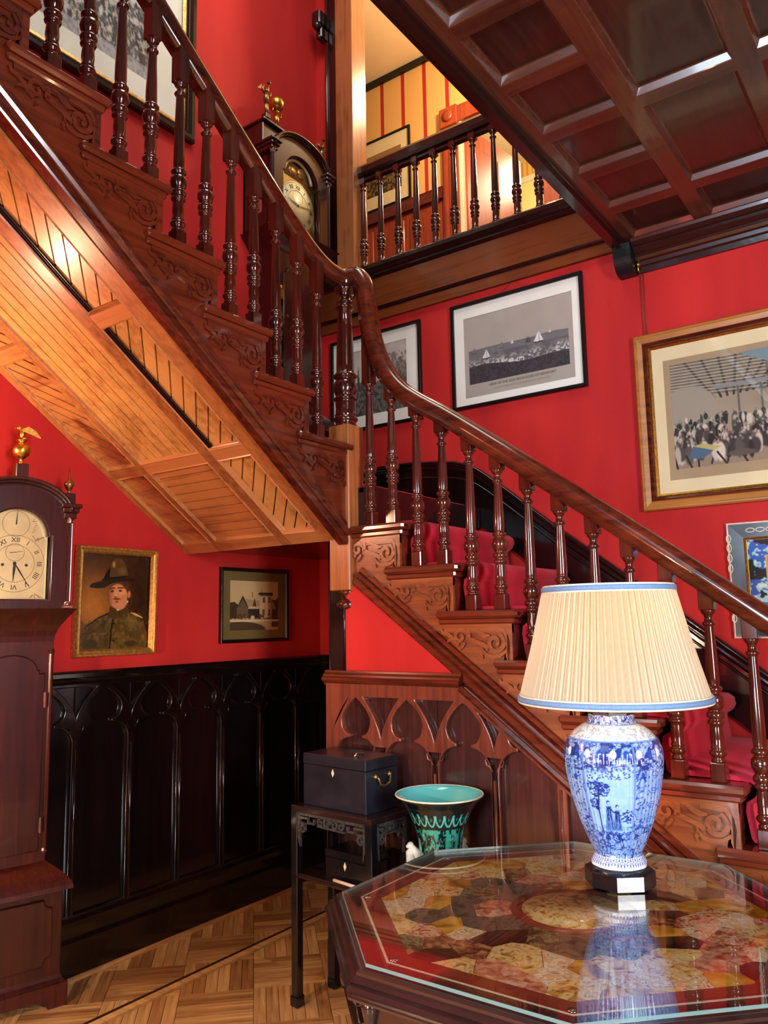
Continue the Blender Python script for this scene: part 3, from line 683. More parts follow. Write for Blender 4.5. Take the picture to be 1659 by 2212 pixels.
# landing platform between the two flights
ld = thing('stair_landing', 'square stair landing between the two flights behind the newel post', 'landing', (-2.6, 3.2, 1.80), 0, frame=True)
part('platform', MB().box(XL+.002, -2.10, 2.74, YR-.002, 1.83, 2.035).box(-2.10, -2.03, 2.74, YR-.03, 1.86, 2.035), 'dark_wood', ld)
part('nosing', MB().bbox(-2.11, -2.07, 2.74, YR-.03, 2.005, 2.04, .008), 'mahog_y', ld)

upt = [(2.712-.2535*k, 2.225+.187*k) for k in range(0, 9)][::-1]
def zlow2(y): return 1.81+.727*(2.626-y)
su = thing('stair_flight', 'upper flight of wooden stairs with carved brackets overhead, panelled underside', 'staircase', (-2.2, 2.6, 1.80), PI/2, frame=True)
flight(su, 2.10, -XL, upt, .187, zlow2, ('mahog_x', 'mahog_x', 'mahog_x'), .70, 2.665)
# panelled soffit under the upper flight (frame: x = world Y, y = -world X)
SLP = .70; CS = math.cos(math.atan(SLP)); SN = math.sin(math.atan(SLP))
def sof(u, v, off=0.0):
    # u = world Y, v = -world X, off = distance out of the soffit (downwards)
    z = 1.812+SLP*(2.674-u)
    return (u-off*SN, v, z-off*CS)
def splate(poly, o0, o1):
    n = len(poly); v = [sof(u, w, o0) for u, w in poly]+[sof(u, w, o1) for u, w in poly]
    return MB().add(v, [tuple(range(n)), tuple(range(2*n-1, n-1, -1))]+[(i, i+n, (i+1) % n+n, (i+1) % n) for i in range(n)])
def sp(name, poly, o0, o1, mat): return link(name, splate(poly, o0, o1).mesh(name), mat, su)
U0 = .55; U1 = 2.68
def rc(u0, u1, v0, v1): return [(u0, v0), (u1, v0), (u1, v1), (u0, v1)]
sp('soffit_back', rc(U0, U1, 2.16, 3.164), -.05, -.036, 'dark_wood')
colv = dict(l=(2.92, 3.12), m=(2.50, 2.885), r=(2.25, 2.443))
for nm, v0, v1 in (('wall_stile', 3.12, 3.164), ('stile', 2.885, 2.92), ('stile', 2.443, 2.50), ('outer_stile', 2.168, 2.25)):
    sp(nm, rc(U0, U1, v0, v1), -.037, .004, 'soffit_frame')
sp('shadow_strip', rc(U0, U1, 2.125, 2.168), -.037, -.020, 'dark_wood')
for nm in 'lr': sp('cross_rail', rc(1.610, 1.656, *colv[nm]), -.037, .004, 'soffit_v')
for nm in 'lmr':
    sp('cross_rail', rc(2.182, 2.226, *colv[nm]), -.037, .004, 'soffit_v'); sp('cross_rail', rc(1.04, 1.085, *colv[nm]), -.037, .004, 'soffit_v')
    sp('end_rail', rc(2.622, 2.68, *colv[nm]), -.037, .004, 'soffit_v')
bays = [('l', 1.085, 1.610, 'd+'), ('l', 1.656, 2.182, 'd+'), ('l', 2.226, 2.622, 'd+'), ('r', 1.085, 1.610, 'd-'), ('r', 1.656, 2.182, 'd-'), ('r', 2.226, 2.622, 'd-'),
        ('m', 1.085, 2.182, 'u'), ('m', 2.226, 2.622, 'v'), ('l', U0, 1.04, 'd+'), ('r', U0, 1.04, 'd-'), ('m', U0, 1.04, 'u')]
for nm, u0, u1, kd in bays:
    v0, v1 = colv[nm]; bw = .055; g = .0046 if nm != 'r' else .0030; bo, bi = (-.037, -.015) if nm == 'r' else (-.037, -.006)
    if kd == 'u':
        n = 7; bw = (v1-v0)/n
        for k in range(n): sp('soffit_board', rc(u0, u1, v0+k*bw+g*.6, v0+(k+1)*bw-g*.6), bo, bi, 'soffit_u')
    elif kd == 'v':
        n = 9; bw = (u1-u0)/n
        for k in range(n): sp('soffit_board', rc(u0+k*bw+g*.5, u0+(k+1)*bw-g*.5, v0, v1), bo, bi, 'soffit_v')
    else:
        # diagonal boards; in-plane coordinates s = u / CS, v
        sg = 1 if kd == 'd+' else -1; a, b_ = math.cos(math.radians(48)), math.sin(math.radians(48))
        box_ = rc(u0, u1, v0, v1)
        q = lambda p: (p[0]/CS)*a+sg*p[1]*b_
        lo, hi = min(map(q, box_)), max(map(q, box_)); k = 0
        while lo+k*.052 < hi:
            P = clip(clip(box_, a/CS, sg*b_, lo+(k+1)*.052-g), -a/CS, -sg*b_, -(lo+k*.052+g)); k += 1
            if len(P) > 2: sp('soffit_board', P, bo, bi, 'soffit_u' if nm == 'r' else 'soffit_v')
    # panel moulding round the bay
    m = MB(); t = .013
    rings = [(0, .004), (.004, .008), (.008, .004), (.010, -.002), (t, bi-.001)] if nm != 'r' else [(0, .004), (.004, .008), (.007, .003), (.009, -.003), (.012, -.006), (.015, bi-.001)]; v = []; f = []
    for a_, o_ in rings: v += [sof(u0+a_*.8, v0+a_, o_), sof(u1-a_*.8, v0+a_, o_), sof(u1-a_*.8, v1-a_, o_), sof(u0+a_*.8, v1-a_, o_)]
    for q_ in range(len(rings)-1):
        for e in range(4): f.append((q_*4+e, q_*4+(e+1) % 4, q_*4+4+(e+1) % 4, q_*4+4+e))
    m.add(v, f)
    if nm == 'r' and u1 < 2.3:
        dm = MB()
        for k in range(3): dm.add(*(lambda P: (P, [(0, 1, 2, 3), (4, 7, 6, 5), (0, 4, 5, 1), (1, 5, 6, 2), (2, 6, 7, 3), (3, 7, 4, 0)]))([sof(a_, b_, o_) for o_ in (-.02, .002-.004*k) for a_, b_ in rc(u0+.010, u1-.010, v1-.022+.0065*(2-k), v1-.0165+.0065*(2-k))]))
        link('shade_moulding', dm.mesh('shade_moulding'), 'dark_wood', su)  # dark ridges put the shade along this panel edge into the colour
    link('panel_moulding', m.mesh('panel_moulding'), 'soffit_v', su)

# carpet runner --------------------------------------------------------------
def runner(treads, last_z, x_start, z_start, riser):
    path = [(x_start, z_start)]
    zz = z_start
    P = []
    seq = [(-2.085, 2.042)]+treads
    P.append((x_start, 2.042))
    for i, (xn, z) in enumerate(seq):
        P += [(xn-.03, z+.001), (xn-.006, z-.001), (xn+.010, z-.012), (xn+.012, z-.030), (xn+.002, z-.046), (xn-.022, z-.062), (xn-.026, z-.090), (xn-.018, z-.150), (xn-.014, z-riser+.014), (xn-.006, z-riser+.004)]
    return P
P = runner(lowt, 0, -2.66, 2.04, .1855)
up_ = []; th = .014
for i, p in enumerate(P):
    a = P[max(i-1, 0)]; b_ = P[min(i+1, len(P)-1)]; t = Vector((b_[0]-a[0], b_[1]-a[1])); t.normalize(); up_.append((p[0]-t.y*th, p[1]+t.x*th))
m = MB(); ya, yb = 2.768, 3.632; n = len(P)
v = []; rows = [(ya, 0), (ya-.004, .5), (ya+.006, 1.0), (yb-.006, 1.0), (yb+.004, .5), (yb, 0)]
for y, k in rows:
    v += [(P[i][0]*(1-k)+up_[i][0]*k, y, P[i][1]*(1-k)+up_[i][1]*k) for i in range(n)]
f = []
for r in range(len(rows)-1):
    for i in range(n-1): f.append((r*n+i, r*n+i+1, (r+1)*n+i+1, (r+1)*n+i))
m.add(v, f, True); cpt = m.mesh('stair_carpet')
cpo = link('stair_carpet', cpt, 'carpet'); tag(cpo, 'crimson carpet runner laid down the lower stairs', 'carpet')

# balusters ------------------------------------------------------------------
BAL = {}
def baluster_mesh(neck, total, s=1.0, sc=1.0, base=.06):
    key = (round(neck, 3), round(total, 3), s, base)
    if key in BAL: return BAL[key]
    m = MB(); hb = .0235*s
    if base > 0: m.bbox(-hb, hb, -hb, hb, 0, base, .003)
    z = base
    pr = [(.020, 0), (.023, .004), (.021, .009), (.017, .013), (.024, .020), (.028, .028), (.024, .036), (.018, .040), (.022, .044), (.022, .047), (.0195, .051), (.0215, .075), (.0195, .108),
          (.019, .115), (.025, .118), (.027, .123), (.024, .129), (.019, .133), (.027, .139), (.029, .147), (.026, .155), (.019, .160), (.022, .164), (.029, .178), (.031, .190), (.029, .203), (.021, .214), (.019, .217), (.027, .223), (.028, .229), (.025, .234), (.018, .238)]
    P_ = [(r*s, z+h*sc) for r, h in pr]
    zt = P_[-1][1]; zn = neck-.055*sc
    P_ += [(.0195*s, zt+.006), (.0205*s, zt+.02), (.0195*s, zt+(zn-zt)*.35), (.0165*s, zt+(zn-zt)*.75), (.0145*s, zn)]
    P_ += [(.0145*s, zn+.002), (.020*s, zn+.006*sc), (.0215*s, zn+.011*sc), (.018*s, zn+.016*sc), (.0135*s, zn+.019*sc), (.013*s, zn+.030*sc), (.015*s, zn+.038*sc), (.021*s, zn+.044*sc), (.0235*s, zn+.050*sc), (.0235*s, neck)]
    m.lathe(P_, 14)
    m.bbox(-hb, hb, -hb, hb, neck-.001, total, .002)
    BAL[key] = m.mesh('baluster'); return BAL[key]
railprof = [(-.030, -.078), (.030, -.078), (.032, -.058), (.040, -.048), (.041, -.030), (.034, -.014), (.020, -.003), (0, 0), (-.020, -.003), (-.034, -.014), (-.041, -.030), (-.040, -.048), (-.032, -.058)]
def smooth_path(pts, n=6):
    out = []
    for i in range(len(pts)-1):
        p0 = pts[max(i-1, 0)]; p1 = pts[i]; p2 = pts[i+1]; p3 = pts[min(i+2, len(pts)-1)]
        for k in range(n):
            t = k/n; out.append(tuple(.5*((2*p1[d])+(-p0[d]+p2[d])*t+(2*p0[d]-5*p1[d]+4*p2[d]-p3[d])*t*t+(-p0[d]+3*p1[d]-3*p2[d]+p3[d])*t**3) for d in range(len(p1))))
    out.append(tuple(pts[-1])); return out
# lower balustrade
lb = thing('stair_balustrade', 'turned mahogany balusters and swan-necked handrail of the lower stairs', 'balustrade', (-.9, 2.73, 0), 0, frame=True)
lr = [(-2.165, 3.050), (-2.115, 3.052), (-2.055, 3.030), (-2.012, 2.955), (-1.994, 2.860), (-1.980, 2.750), (-1.950, 2.640), (-1.898, 2.535), (-1.830, 2.453), (-1.750, 2.392), (-1.563, 2.268), (-1.177, 1.988), (-.851, 1.748), (-.5, 1.484), (-.1, 1.186), (.1, 1.037)]
lrs = smooth_path(lr, 6)
part('handrail', MB().sweep([(x, 2.733, z) for x, z in lrs], railprof, (0, -1, 0)), 'mahog_x', lb)
def rail_low(x):
    for (a, za), (b, zb_) in zip(lrs[:-1], lrs[1:]):
        if a <= x <= b and b > a: return za+(zb_-za)*(x-a)/(b-a)
    return lrs[-1][1]
for i, (xn, z) in enumerate(lowt):
    for k, off in enumerate((-.212, -.088)):
        x = xn+off
        nk = .632-.092*k
        tot = max(rail_low(x)-.060-z, nk+.05)
        if i == 0 and k == 0: x = -2.035; tot = 2.90-z
        link('baluster', baluster_mesh(nk, tot), 'mahog_z', lb, (x, 2.733, z))
# upper balustrade (frame x = world Y, y = -world X)
ub = thing('stair_balustrade', 'dark turned balusters and handrail of the upper stairs', 'balustrade', (-2.163, 1.8, 2.2), PI/2, frame=True)
ur = [(.55, 4.560), (1.788, 3.612), (2.025, 3.430), (2.289, 3.232), (2.40, 3.155), (2.49, 3.098), (2.57, 3.062), (2.64, 3.048), (2.74, 3.048)]
urs = smooth_path(ur, 6)
part('handrail', MB().sweep([(x, 2.163, z) for x, z in urs], railprof, (0, -1, 0)), 'mahog_x', ub)
def rail_up(x):
    for (a, za), (b, zb_) in zip(urs[:-1], urs[1:]):
        if a <= x <= b: return za+(zb_-za)*(x-a)/(b-a)
    return urs[-1][1]
for xn, z in upt:
    for k, off in enumerate((-.190, -.063)):
        x = xn+off
        if x > 2.6: continue
        nk = .640-.092*k
        link('baluster', baluster_mesh(nk, max(rail_up(x)-.062-z, nk+.05)), 'mahog_z', ub, (x, 2.155, z))

# newel post -----------------------------------------------------------------
nw = thing('newel_post', 'square newel post with turned column and drop pendant where the two flights meet', 'newel post', (-2.165, 2.730, 1.47), 0, frame=True)
nx, ny = -2.165, 2.730
part('block', MB().bbox(nx-.056, nx+.056, ny-.056, ny+.056, 1.586, 2.315, .004), 'oak_mid_z', nw)
np_ = [(.050, 2.315), (.052, 2.320), (.044, 2.330), (.050, 2.340), (.056, 2.349), (.050, 2.358), (.045, 2.364), (.050, 2.368), (.046, 2.374), (.045, 2.40), (.047, 2.425), (.044, 2.432), (.051, 2.436), (.054, 2.443), (.048, 2.450), (.042, 2.456), (.047, 2.464), (.054, 2.485), (.055, 2.500), (.050, 2.518), (.042, 2.530), (.040, 2.534), (.052, 2.541), (.055, 2.549), (.050, 2.556), (.044, 2.562), (.040, 2.566),
       (.040, 2.60), (.0385, 2.68), (.034, 2.78), (.031, 2.862), (.040, 2.866), (.043, 2.874), (.036, 2.882), (.034, 2.886), (.040, 2.894), (.037, 2.902), (.029, 2.907), (.028, 2.928), (.032, 2.942), (.043, 2.950), (.046, 2.958), (.046, 2.985)]
part('turned_column', MB().lathe(np_, 24, (nx, ny, 0)), 'mahog_z', nw)
part('cap', MB().lathe([(.046, 2.972), (.050, 2.976), (.050, 3.035), (.044, 3.046), (0.001, 3.05)], 20, (nx, ny, 0)), 'mahog_z', nw)
part('pendant', MB().lathe([(.046, 1.588), (.047, 1.576), (.040, 1.570), (.034, 1.560), (.034, 1.553), (.040, 1.548), (.050, 1.536), (.052, 1.524), (.046, 1.510), (.028, 1.502), (.014, 1.499), (.016, 1.492), (.010, 1.484), (.001, 1.481)], 20, (nx, ny, 0)), 'mahog_z', nw)
part('side_ornament', MB().lathe([(.010, 2.90), (.018, 2.915), (.012, 2.93), (.016, 2.95), (.008, 2.965), (.014, 2.98)], 12, (nx+.055, ny-.01, 0)), 'mahog_z', nw)

# ------------------------------------------------------------------ balcony and upper hall
bb = thing('balcony_balustrade', 'dark turned balcony balustrade above the fascia beam', 'balustrade', (-2.0, 3.735, 3.588), 0, frame=True)
part('handrail', MB().prism([(3.705, 4.205), (3.768, 4.205), (3.776, 4.225), (3.776, 4.262), (3.760, 4.285), (3.714, 4.285), (3.698, 4.262), (3.698, 4.225)], -2.82, -.6, 'x'), 'dark_wood', bb)
for k in range(16):
    link('baluster', baluster_mesh(.575, .625, .92, .82, .012), 'mahog_z', bb, (-2.803+.1305*k, 3.737, 3.588))
    if k < 15: part('fillet', MB().box(-2.803+.1305*k+.024, -2.803+.1305*(k+1)-.024, 3.72, 3.755, 4.180, 4.207), 'dark_wood', bb)
YB = 5.4
struct('floor_upper', MB().box(-4.9, -.6, YR+.10, 7.5, 3.40, 3.585), 'dark_wood', 'upper landing floor behind the balcony')
ZU = 6.32
wu = struct('wall_upper', MB().box(-4.9, -3.196, YB, YB+.1, 3.585, ZU).box(-2.17, -.6, YB, YB+.1, 3.585, ZU).box(-3.196, -2.17, YB, YB+.1, 5.60, ZU), 'paper_stripes', 'cream and red striped wallpaper wall of the upper hall')
struct('ceiling_upper', MB().box(-4.9, -.6, YR+.11, 7.5, ZU, ZU+.06), 'cream_ceiling', 'cream plaster ceiling of the upper hall')
t7 = struct('trim_7', MB().box(-4.9, -.6, YB-.03, YB-.001, ZU-.055, ZU-.001), 'black', 'black picture rail under the cream ceiling of the upper hall')
t8 = struct('trim_8', MB().box(-4.9, -3.2, YB-.015, YB-.001, 3.586, 4.94), 'door_wood', 'reddish wooden dado of the upper hall')
part('chair_rail', MB().box(-4.9, -3.2, YB-.05, YB-.015, 4.94, 4.98).box(-4.9, -3.2, YB-.035, YB-.015, 4.98, 5.05), 'mahog_x', t8)
for k in range(5): part('panel', MB().bbox(-4.86+.33*k, -4.86+.33*k+.27, YB-.024, YB-.014, 3.70, 4.88, .004), 'door_wood', t8)
dr = bpy.data.objects.new('door_1', None); C.objects.link(dr); dr.location = (-3.02, YB, 3.586); dr['kind'] = 'structure'; dr['label'] = 'open reddish panelled door with carved casing on the upper landing'
cs_ = MB().box(-.17, -.02, -.04, -.001, 0, 1.98).box(-.15, -.13, -.055, -.04, 0, 1.9).box(-.10, -.08, -.05, -.04, 0, 1.9).box(-.06, -.04, -.055, -.04, 0, 1.9).box(-.17, .85, -.04, -.001, 1.98, 2.12).box(.72, .85, -.04, -.001, 0, 1.98)
link('casing', cs_.mesh('casing'), 'door_wood', dr); link('corner_block', MB().bbox(-.18, -.01, -.06, -.001, 1.96, 2.13, .006).lathe([(.05, -.062), (.05, -.07), (.02, -.075)], 12, (-.095, 0, 2.045), 'y').mesh('corner_block'), 'door_wood', dr)
lf = MB().box(0, .76, .0, .04, 0, 1.94)
for x0, z0, z1 in ((.09, .15, .85), (.42, .15, .85), (.09, .98, 1.80), (.42, .98, 1.80)): lf.bbox(x0, x0+.25, -.006, .0, z0, z1, .004)
link('leaf', lf.mesh('leaf'), 'door_wood', dr, (.03, .02, 0.005), (0, 0, math.radians(80)))
link('jamb', MB().box(-.02, .01, -.02, .09, 0, 1.98).mesh('jamb'), 'ivory', dr)
wr_ = struct('wall_far_room', MB().box(-4.9, -.6, 7.4, 7.5, 3.585, ZU), 'paper_fine', 'yellow striped wall of the room beyond the upper door')
w1 = struct('window_1', MB().box(-3.50, -3.16, 7.37, 7.398, 4.9, 6.06), 'yellow_pale', 'pale yellow blind in the window beyond the upper door')
part('frame', MB().box(-3.56, -3.50, 7.35, 7.398, 4.85, 6.12).box(-3.16, -3.10, 7.35, 7.398, 4.85, 6.12).box(-3.50, -3.16, 7.35, 7.398, 6.06, 6.12), 'ivory', w1)
cu_ = MB(); cp_ = [(-3.12+.06*k, 7.30+.025*(k % 2)) for k in range(16)]
cu_.prism(cp_+[(x, y+.012) for x, y in reversed(cp_)], 3.7, 6.2, 'z'); tag(link('curtain', cu_.mesh('curtain'), 'curtain_red'), 'red curtain hanging beyond the upper door at the balcony end', 'curtain')
point('far_room_lamp', (-2.5, 6.4, 5.6), 48, (1.0, 0.86, 0.55), 0.15)

# ------------------------------------------------------------------ framed pictures
def ring_mesh(w, h, rings, y_back=None):
    v = []; f = []
    for a, d in rings: v += [(-w/2+a, -d, a), (w/2-a, -d, a), (w/2-a, -d, h-a), (-w/2+a, -d, h-a)]
    for q in range(len(rings)-1):
        for e in range(4): f.append((q*4+e, q*4+(e+1) % 4, q*4+4+(e+1) % 4, q*4+4+e))
    return MB().add(v, f)
def picture(name, label, cat, wall, u0, u1, z0, z1, frames, art, art_box, art_mat='art', mats=(), glass=True, tilt=0.0, wy=None):
    w, h = u1-u0, z1-z0; uc = (u0+u1)/2
    if wall == 'R': loc = (uc, (YR if wy is None else wy)-.001, z0); rz = 0
    else: loc = (XL+.001, uc, z0); rz = PI/2
    t = thing(name, label, cat, loc, rz, 'framed prints on the walls' if name == 'framed_print' else None); t.rotation_euler = (tilt, 0, rz)
    dmin = 1.0
    for nm, rings, mt in frames: part(nm, ring_mesh(w, h, rings), mt, t); dmin = min(dmin, rings[-1][1]); ins = rings[-1][0]
    part('backing', MB().box(-w/2+.004, w/2-.004, -.004, -.001, .004, h-.004), 'black', t)
    for nm, (a0, a1), d, mt in mats:      # mat boards: a0 = outer inset, a1 = (left, right, bottom, top) opening
        x0, x1, y0_, y1_ = a1
        v = [(-w/2+a0, -d, a0), (w/2-a0, -d, a0), (w/2-a0, -d, h-a0), (-w/2+a0, -d, h-a0), (x0-uc, -d, y0_-z0), (x1-uc, -d, y0_-z0), (x1-uc, -d, y1_-z0), (x0-uc, -d, y1_-z0)]
        v += [(p[0], -d+.0015, p[2]) for p in v[4:]]
        f = [(e, (e+1) % 4, 4+(e+1) % 4, 4+e) for e in range(4)]+[(4+e, 4+(e+1) % 4, 8+(e+1) % 4, 8+e) for e in range(4)]
        part(nm, MB().add(v, f), mt, t)
    x0, x1, y0_, y1_ = art_box
    me = canvas_mesh(art, x0-uc, x1-uc, y0_-z0, y1_-z0, -.005); link('print', me, art_mat, t)
    if glass: part('pane', MB().box(-w/2+ins-.002, w/2-ins+.002, -.0105, -.0095, ins-.002, h-ins+.002), 'pane', t)
    return t

def crowd(cv, y0, y1, n, seed, lo=24, hi=190, light=.25, x0=0, x1=1):
    r = np.random.default_rng(seed)
    for k in range(n):
        t = k/n; y = y1-(y1-y0)*t+r.normal()*.01; s = .016+.020*t; x = x0+(x1-x0)*r.random(); g = lo+r.random()*70
        if r.random() < light: g = hi-r.random()*40
        cv.ell(x, y, s*(.28+.25*r.random()), s*(.9+.5*r.random())/cv.asp*.8, (g, g*.94, g*.84), .28); h_ = 90+r.random()*90; cv.ell(x+r.normal()*.004, y+s*1.2/cv.asp*.8, s*.15, s*.19/cv.asp, (h_, h_*.92, h_*.8), .5)
        if r.random() < .5: cv.line([(x-s*.3, y), (x+s*.3*r.normal(), y-s*1.6/cv.asp*.8)], .003, (20, 18, 16))

# yachts
cv = Canvas(230, 166, (170, 164, 152)); nz = cv.noise(5, 4, 3)
cv.a += (nz[..., None]-.5)*.06
bx0, bx1 = .045, .955
hor = lambda x: .47
sea = (cv.x > bx0) & (cv.x < bx1) & (cv.y < .57) & (cv.y > .165); cv.mix(sea*.85, (98, 100, 104))
n1 = cv.noise(60, 45, 5, 2); n2 = cv.noise(8, 5, 8)
cv.mix(sea*(cv.y < .48)*(n1 > .53)*np.clip((.48-cv.y)*9, 0, 1), (206, 206, 200)); cv.mix(sea*(n2 > .55)*.4, (70, 72, 76)); cv.mix(sea*(cv.y > .50)*(n2 > .45)*.5, (128, 130, 134))
sh = .345+.02*np.sin(cv.x*9)+.02*np.sin(cv.x*4+1); cv.mix((cv.x > bx0) & (cv.x < bx1) & (cv.y < sh) & (cv.y > .165), (58, 60, 64)); cv.mix(((cv.x > bx0) & (cv.x < bx1) & (cv.y < sh-.012) & (cv.y > .165))*np.clip((n1-.4)*3, 0, .6), (34, 36, 40))
cv.rect(bx0, bx1, .567, .577, (92, 92, 92), .8); cv.ell(.80, .578, .14, .014, (110, 108, 104), .4); cv.ell(.3, .576, .2, .010, (110, 108, 104), .4)
def yacht(x, y, s, c):
    cv.poly([(x, y), (x, y+s*1.5), (x-s*.55, y+s*.1)], c); cv.poly([(x+s*.06, y+s*.05), (x+s*.06, y+s*1.35), (x+s*.45, y+s*.1)], c); cv.poly([(x-s*.6, y), (x+s*.55, y+s*.05), (x+s*.35, y-s*.1), (x-s*.4, y-s*.12)], (40, 42, 44))
yacht(.70, .505, .085, (226, 226, 222)); yacht(.605, .53, .05, (66, 68, 70)); yacht(.215, .45, .075, (220, 220, 214)); yacht(.10, .54, .05, (110, 112, 112)); yacht(.36, .535, .05, (120, 120, 118)); yacht(.46, .555, .03, (216, 216, 210)); yacht(.87, .42, .03, (200, 200, 196)); yacht(.80, .575, .025, (210, 210, 206))
for k in range(60): cv.line([(.27+.0085*k, .066+.006*math.sin(k*2.1)), (.278+.0085*k, .066+.006*math.sin(k*2.7+1))], .0022, (112, 106, 98), .7)
BLK = [(0, 0), (0, .020), (.004, .024), (.016, .024), (.020, .018), (.020, .008)]
py = picture('framed_print', 'black framed print of yachts on a bay hanging under the balcony beam', 'picture', 'R', -2.182, -1.407, 2.590, 3.192, [('frame', BLK, 'black')], cv, (-2.103, -1.470, 2.651, 3.105), mats=[('mat', (.018, (-2.103, -1.470, 2.651, 3.105)), .0075, 'mat_white')])
link('caption', text_mesh('VIEW OF THE FORTIFICATIONS OF NEWPORT', .0185), 'ink_grey', py, (.03, -.0062, .113))
part('hanging_wire', MB().tube([(-.09, -.004, .60), (.0, -.003, .655), (.09, -.004, .60)], .0012, 5), 'wire', py)

# busy hall print, generic interior with a throng of figures
cv = Canvas(600, 216, (150, 136, 112)); n1 = cv.noise(6, 4, 11); cv.a += (n1[..., None]-.5)*.12
cv.poly([(0, .60), (0, 1), (1, 1), (1, .75), (.34, .62), (.14, .66)], (104, 96, 80))
for k in range(13): cv.line([(.14+.02*k, .62+.004*k), (.05+.055*k, 1.0)], .004, (52, 46, 38))
for k in range(12): cv.line([(.0, .70+.028*k), (.30, .66+.03*k)], .0022, (190, 180, 158), .7)
cv.ell(.05, .50, .11, .28, (152, 142, 124), .08)
for k in range(9): cv.rect(.21+.07*k, .217+.07*k, .42, .72, (92, 88, 80))
cv.rect(.14, 1, .70, .735, (126, 128, 126)); cv.poly([(.22, 1), (.36, .80), (.60, .78), (1, .9), (1, 1)], (112, 134, 142)); cv.poly([(.34, 1), (.40, .86), (.62, .86), (.66, 1)], (160, 180, 186))
cv.rect(0, 1, 0, .30, (140, 124, 100)); crowd(cv, .12, .46, 520, 4, 14, 206, .30)
cv.poly([(.045, .09), (.06, .20), (.095, .215), (.125, .14), (.09, .075)], (64, 98, 122)); cv.poly([(.06, .20), (.095, .215), (.15, .17), (.125, .14)], (176, 168, 104)); cv.ell(.21, .09, .05, .035, (84, 76, 64), .3)
OAK = [(0, 0), (0, .030), (.006, .036), (.014, .036), (.017, .032), (.040, .028), (.043, .032)]
DKI = [(.043, .032), (.050, .034), (.058, .026), (.062, .016)]
SLIP = [(.062, .016), (.066, .019), (.074, .012), (.076, .0095)]
picture('framed_print', 'large gilt oak framed print of a busy crowded hall beside the cornice cord', 'picture', 'R', -1.166, .50, 1.936, 2.779, [('frame', OAK, 'frame_gold_oak'), ('inner_frame', DKI, 'mahog_x'), ('slip', SLIP, 'gold')], cv, (-1.011, .345, 2.118, 2.612), mats=[('mat', (.074, (-1.040, .374, 2.070, 2.640)), .0080, 'mat_cream'), ('inner_mat', (.11, (-1.011, .345, 2.118, 2.612)), .0066, 'mat_tan')])

# small landscape print behind the newel
cv = Canvas(120, 100, (196, 188, 176)); n1 = cv.noise(9, 7, 21); n2 = cv.noise(40, 30, 22, 2)
cv.a += (n1[..., None]-.5)*.15; cv.mix((cv.y < .42+.12*n1)*.8, (88, 84, 78)); cv.mix(((cv.y < .40) & (n2 > .5))*.7, (46, 44, 40)); cv.mix(((cv.x > .6) & (cv.y < .5+.4*n1))*.6, (104, 100, 94)); cv.mix(((cv.x > .66) & (n2 > .52) & (cv.y < .85))*.5, (70, 68, 64))
for x, h_ in ((.18, .3), (.24, .4), (.3, .25)): cv.poly([(x-.03, .38), (x+.03, .38), (x, .38+h_)], (70, 68, 62))
picture('framed_print', 'black framed grey landscape print on the wall behind the newel post', 'picture', 'R', -3.052, -2.387, 2.585, 3.176, [('frame', [(0, 0), (0, .018), (.004, .022), (.016, .022), (.019, .016), (.019, .008)], 'black')], cv, (-2.955, -2.490, 2.675, 3.085), mats=[('mat', (.017, (-2.955, -2.490, 2.675, 3.085)), .0075, 'mat_white')])

# blue bordered panel at the right
cv = Canvas(120, 110, (18, 24, 30)); n1 = cv.noise(7, 6, 31); n2 = cv.noise(22, 20, 32, 2)
cv.mix(n1 > .52, (150, 206, 208)); cv.mix((n1 > .52) & (n2 > .56), (54, 92, 176)); cv.mix((n1 > .50) & (n1 < .525), (20, 30, 40)); cv.mix((n1 > .6) & (n2 < .42), (210, 226, 220))
cv.rect(.16, 1, 0, .80, (206, 160, 60)); cv.rect(.175, 1, 0, .785, (148, 132, 112)); cv.mix(((cv.x > .18) & (cv.y < .78) & (n1 > .60)), (168, 212, 210)); cv.mix(((cv.x > .18) & (cv.y < .78) & (n1 > .60) & (n2 > .58)), (60, 96, 170))
cp_ = picture('framed_picture', 'blue bordered panel with white chain ornament behind the lower handrail at the right edge', 'picture', 'R', -.813, -.22, 1.352, 1.850, [('edge', [(0, 0), (0, .018), (.004, .021), (.007, .018)], 'ivory'), ('border', [(.007, .018), (.066, .016)], 'mirror_frame'), ('slip', [(.066, .016), (.070, .019), (.076, .010), (.078, .0095)], 'gold')], cv, (-.736, -.297, 1.429, 1.773))
ch = MB()
for zc in (.085, .125, .165, .205, .30, .345, .39, .43): ch.tube([(-.2965+.036+.009*math.cos(2*PI*k/10)-.03, -.0178, zc+.018*math.sin(2*PI*k/10)) for k in range(10)], .0022, 5, True)
for xc in (-.20, -.16, -.12, -.05, 0, .06): ch.tube([(xc+.018*math.cos(2*PI*k/10), -.0178, .462+.009*math.sin(2*PI*k/10)) for k in range(10)], .0022, 5, True)
part('chain_ornament', ch, 'ivory', cp_)

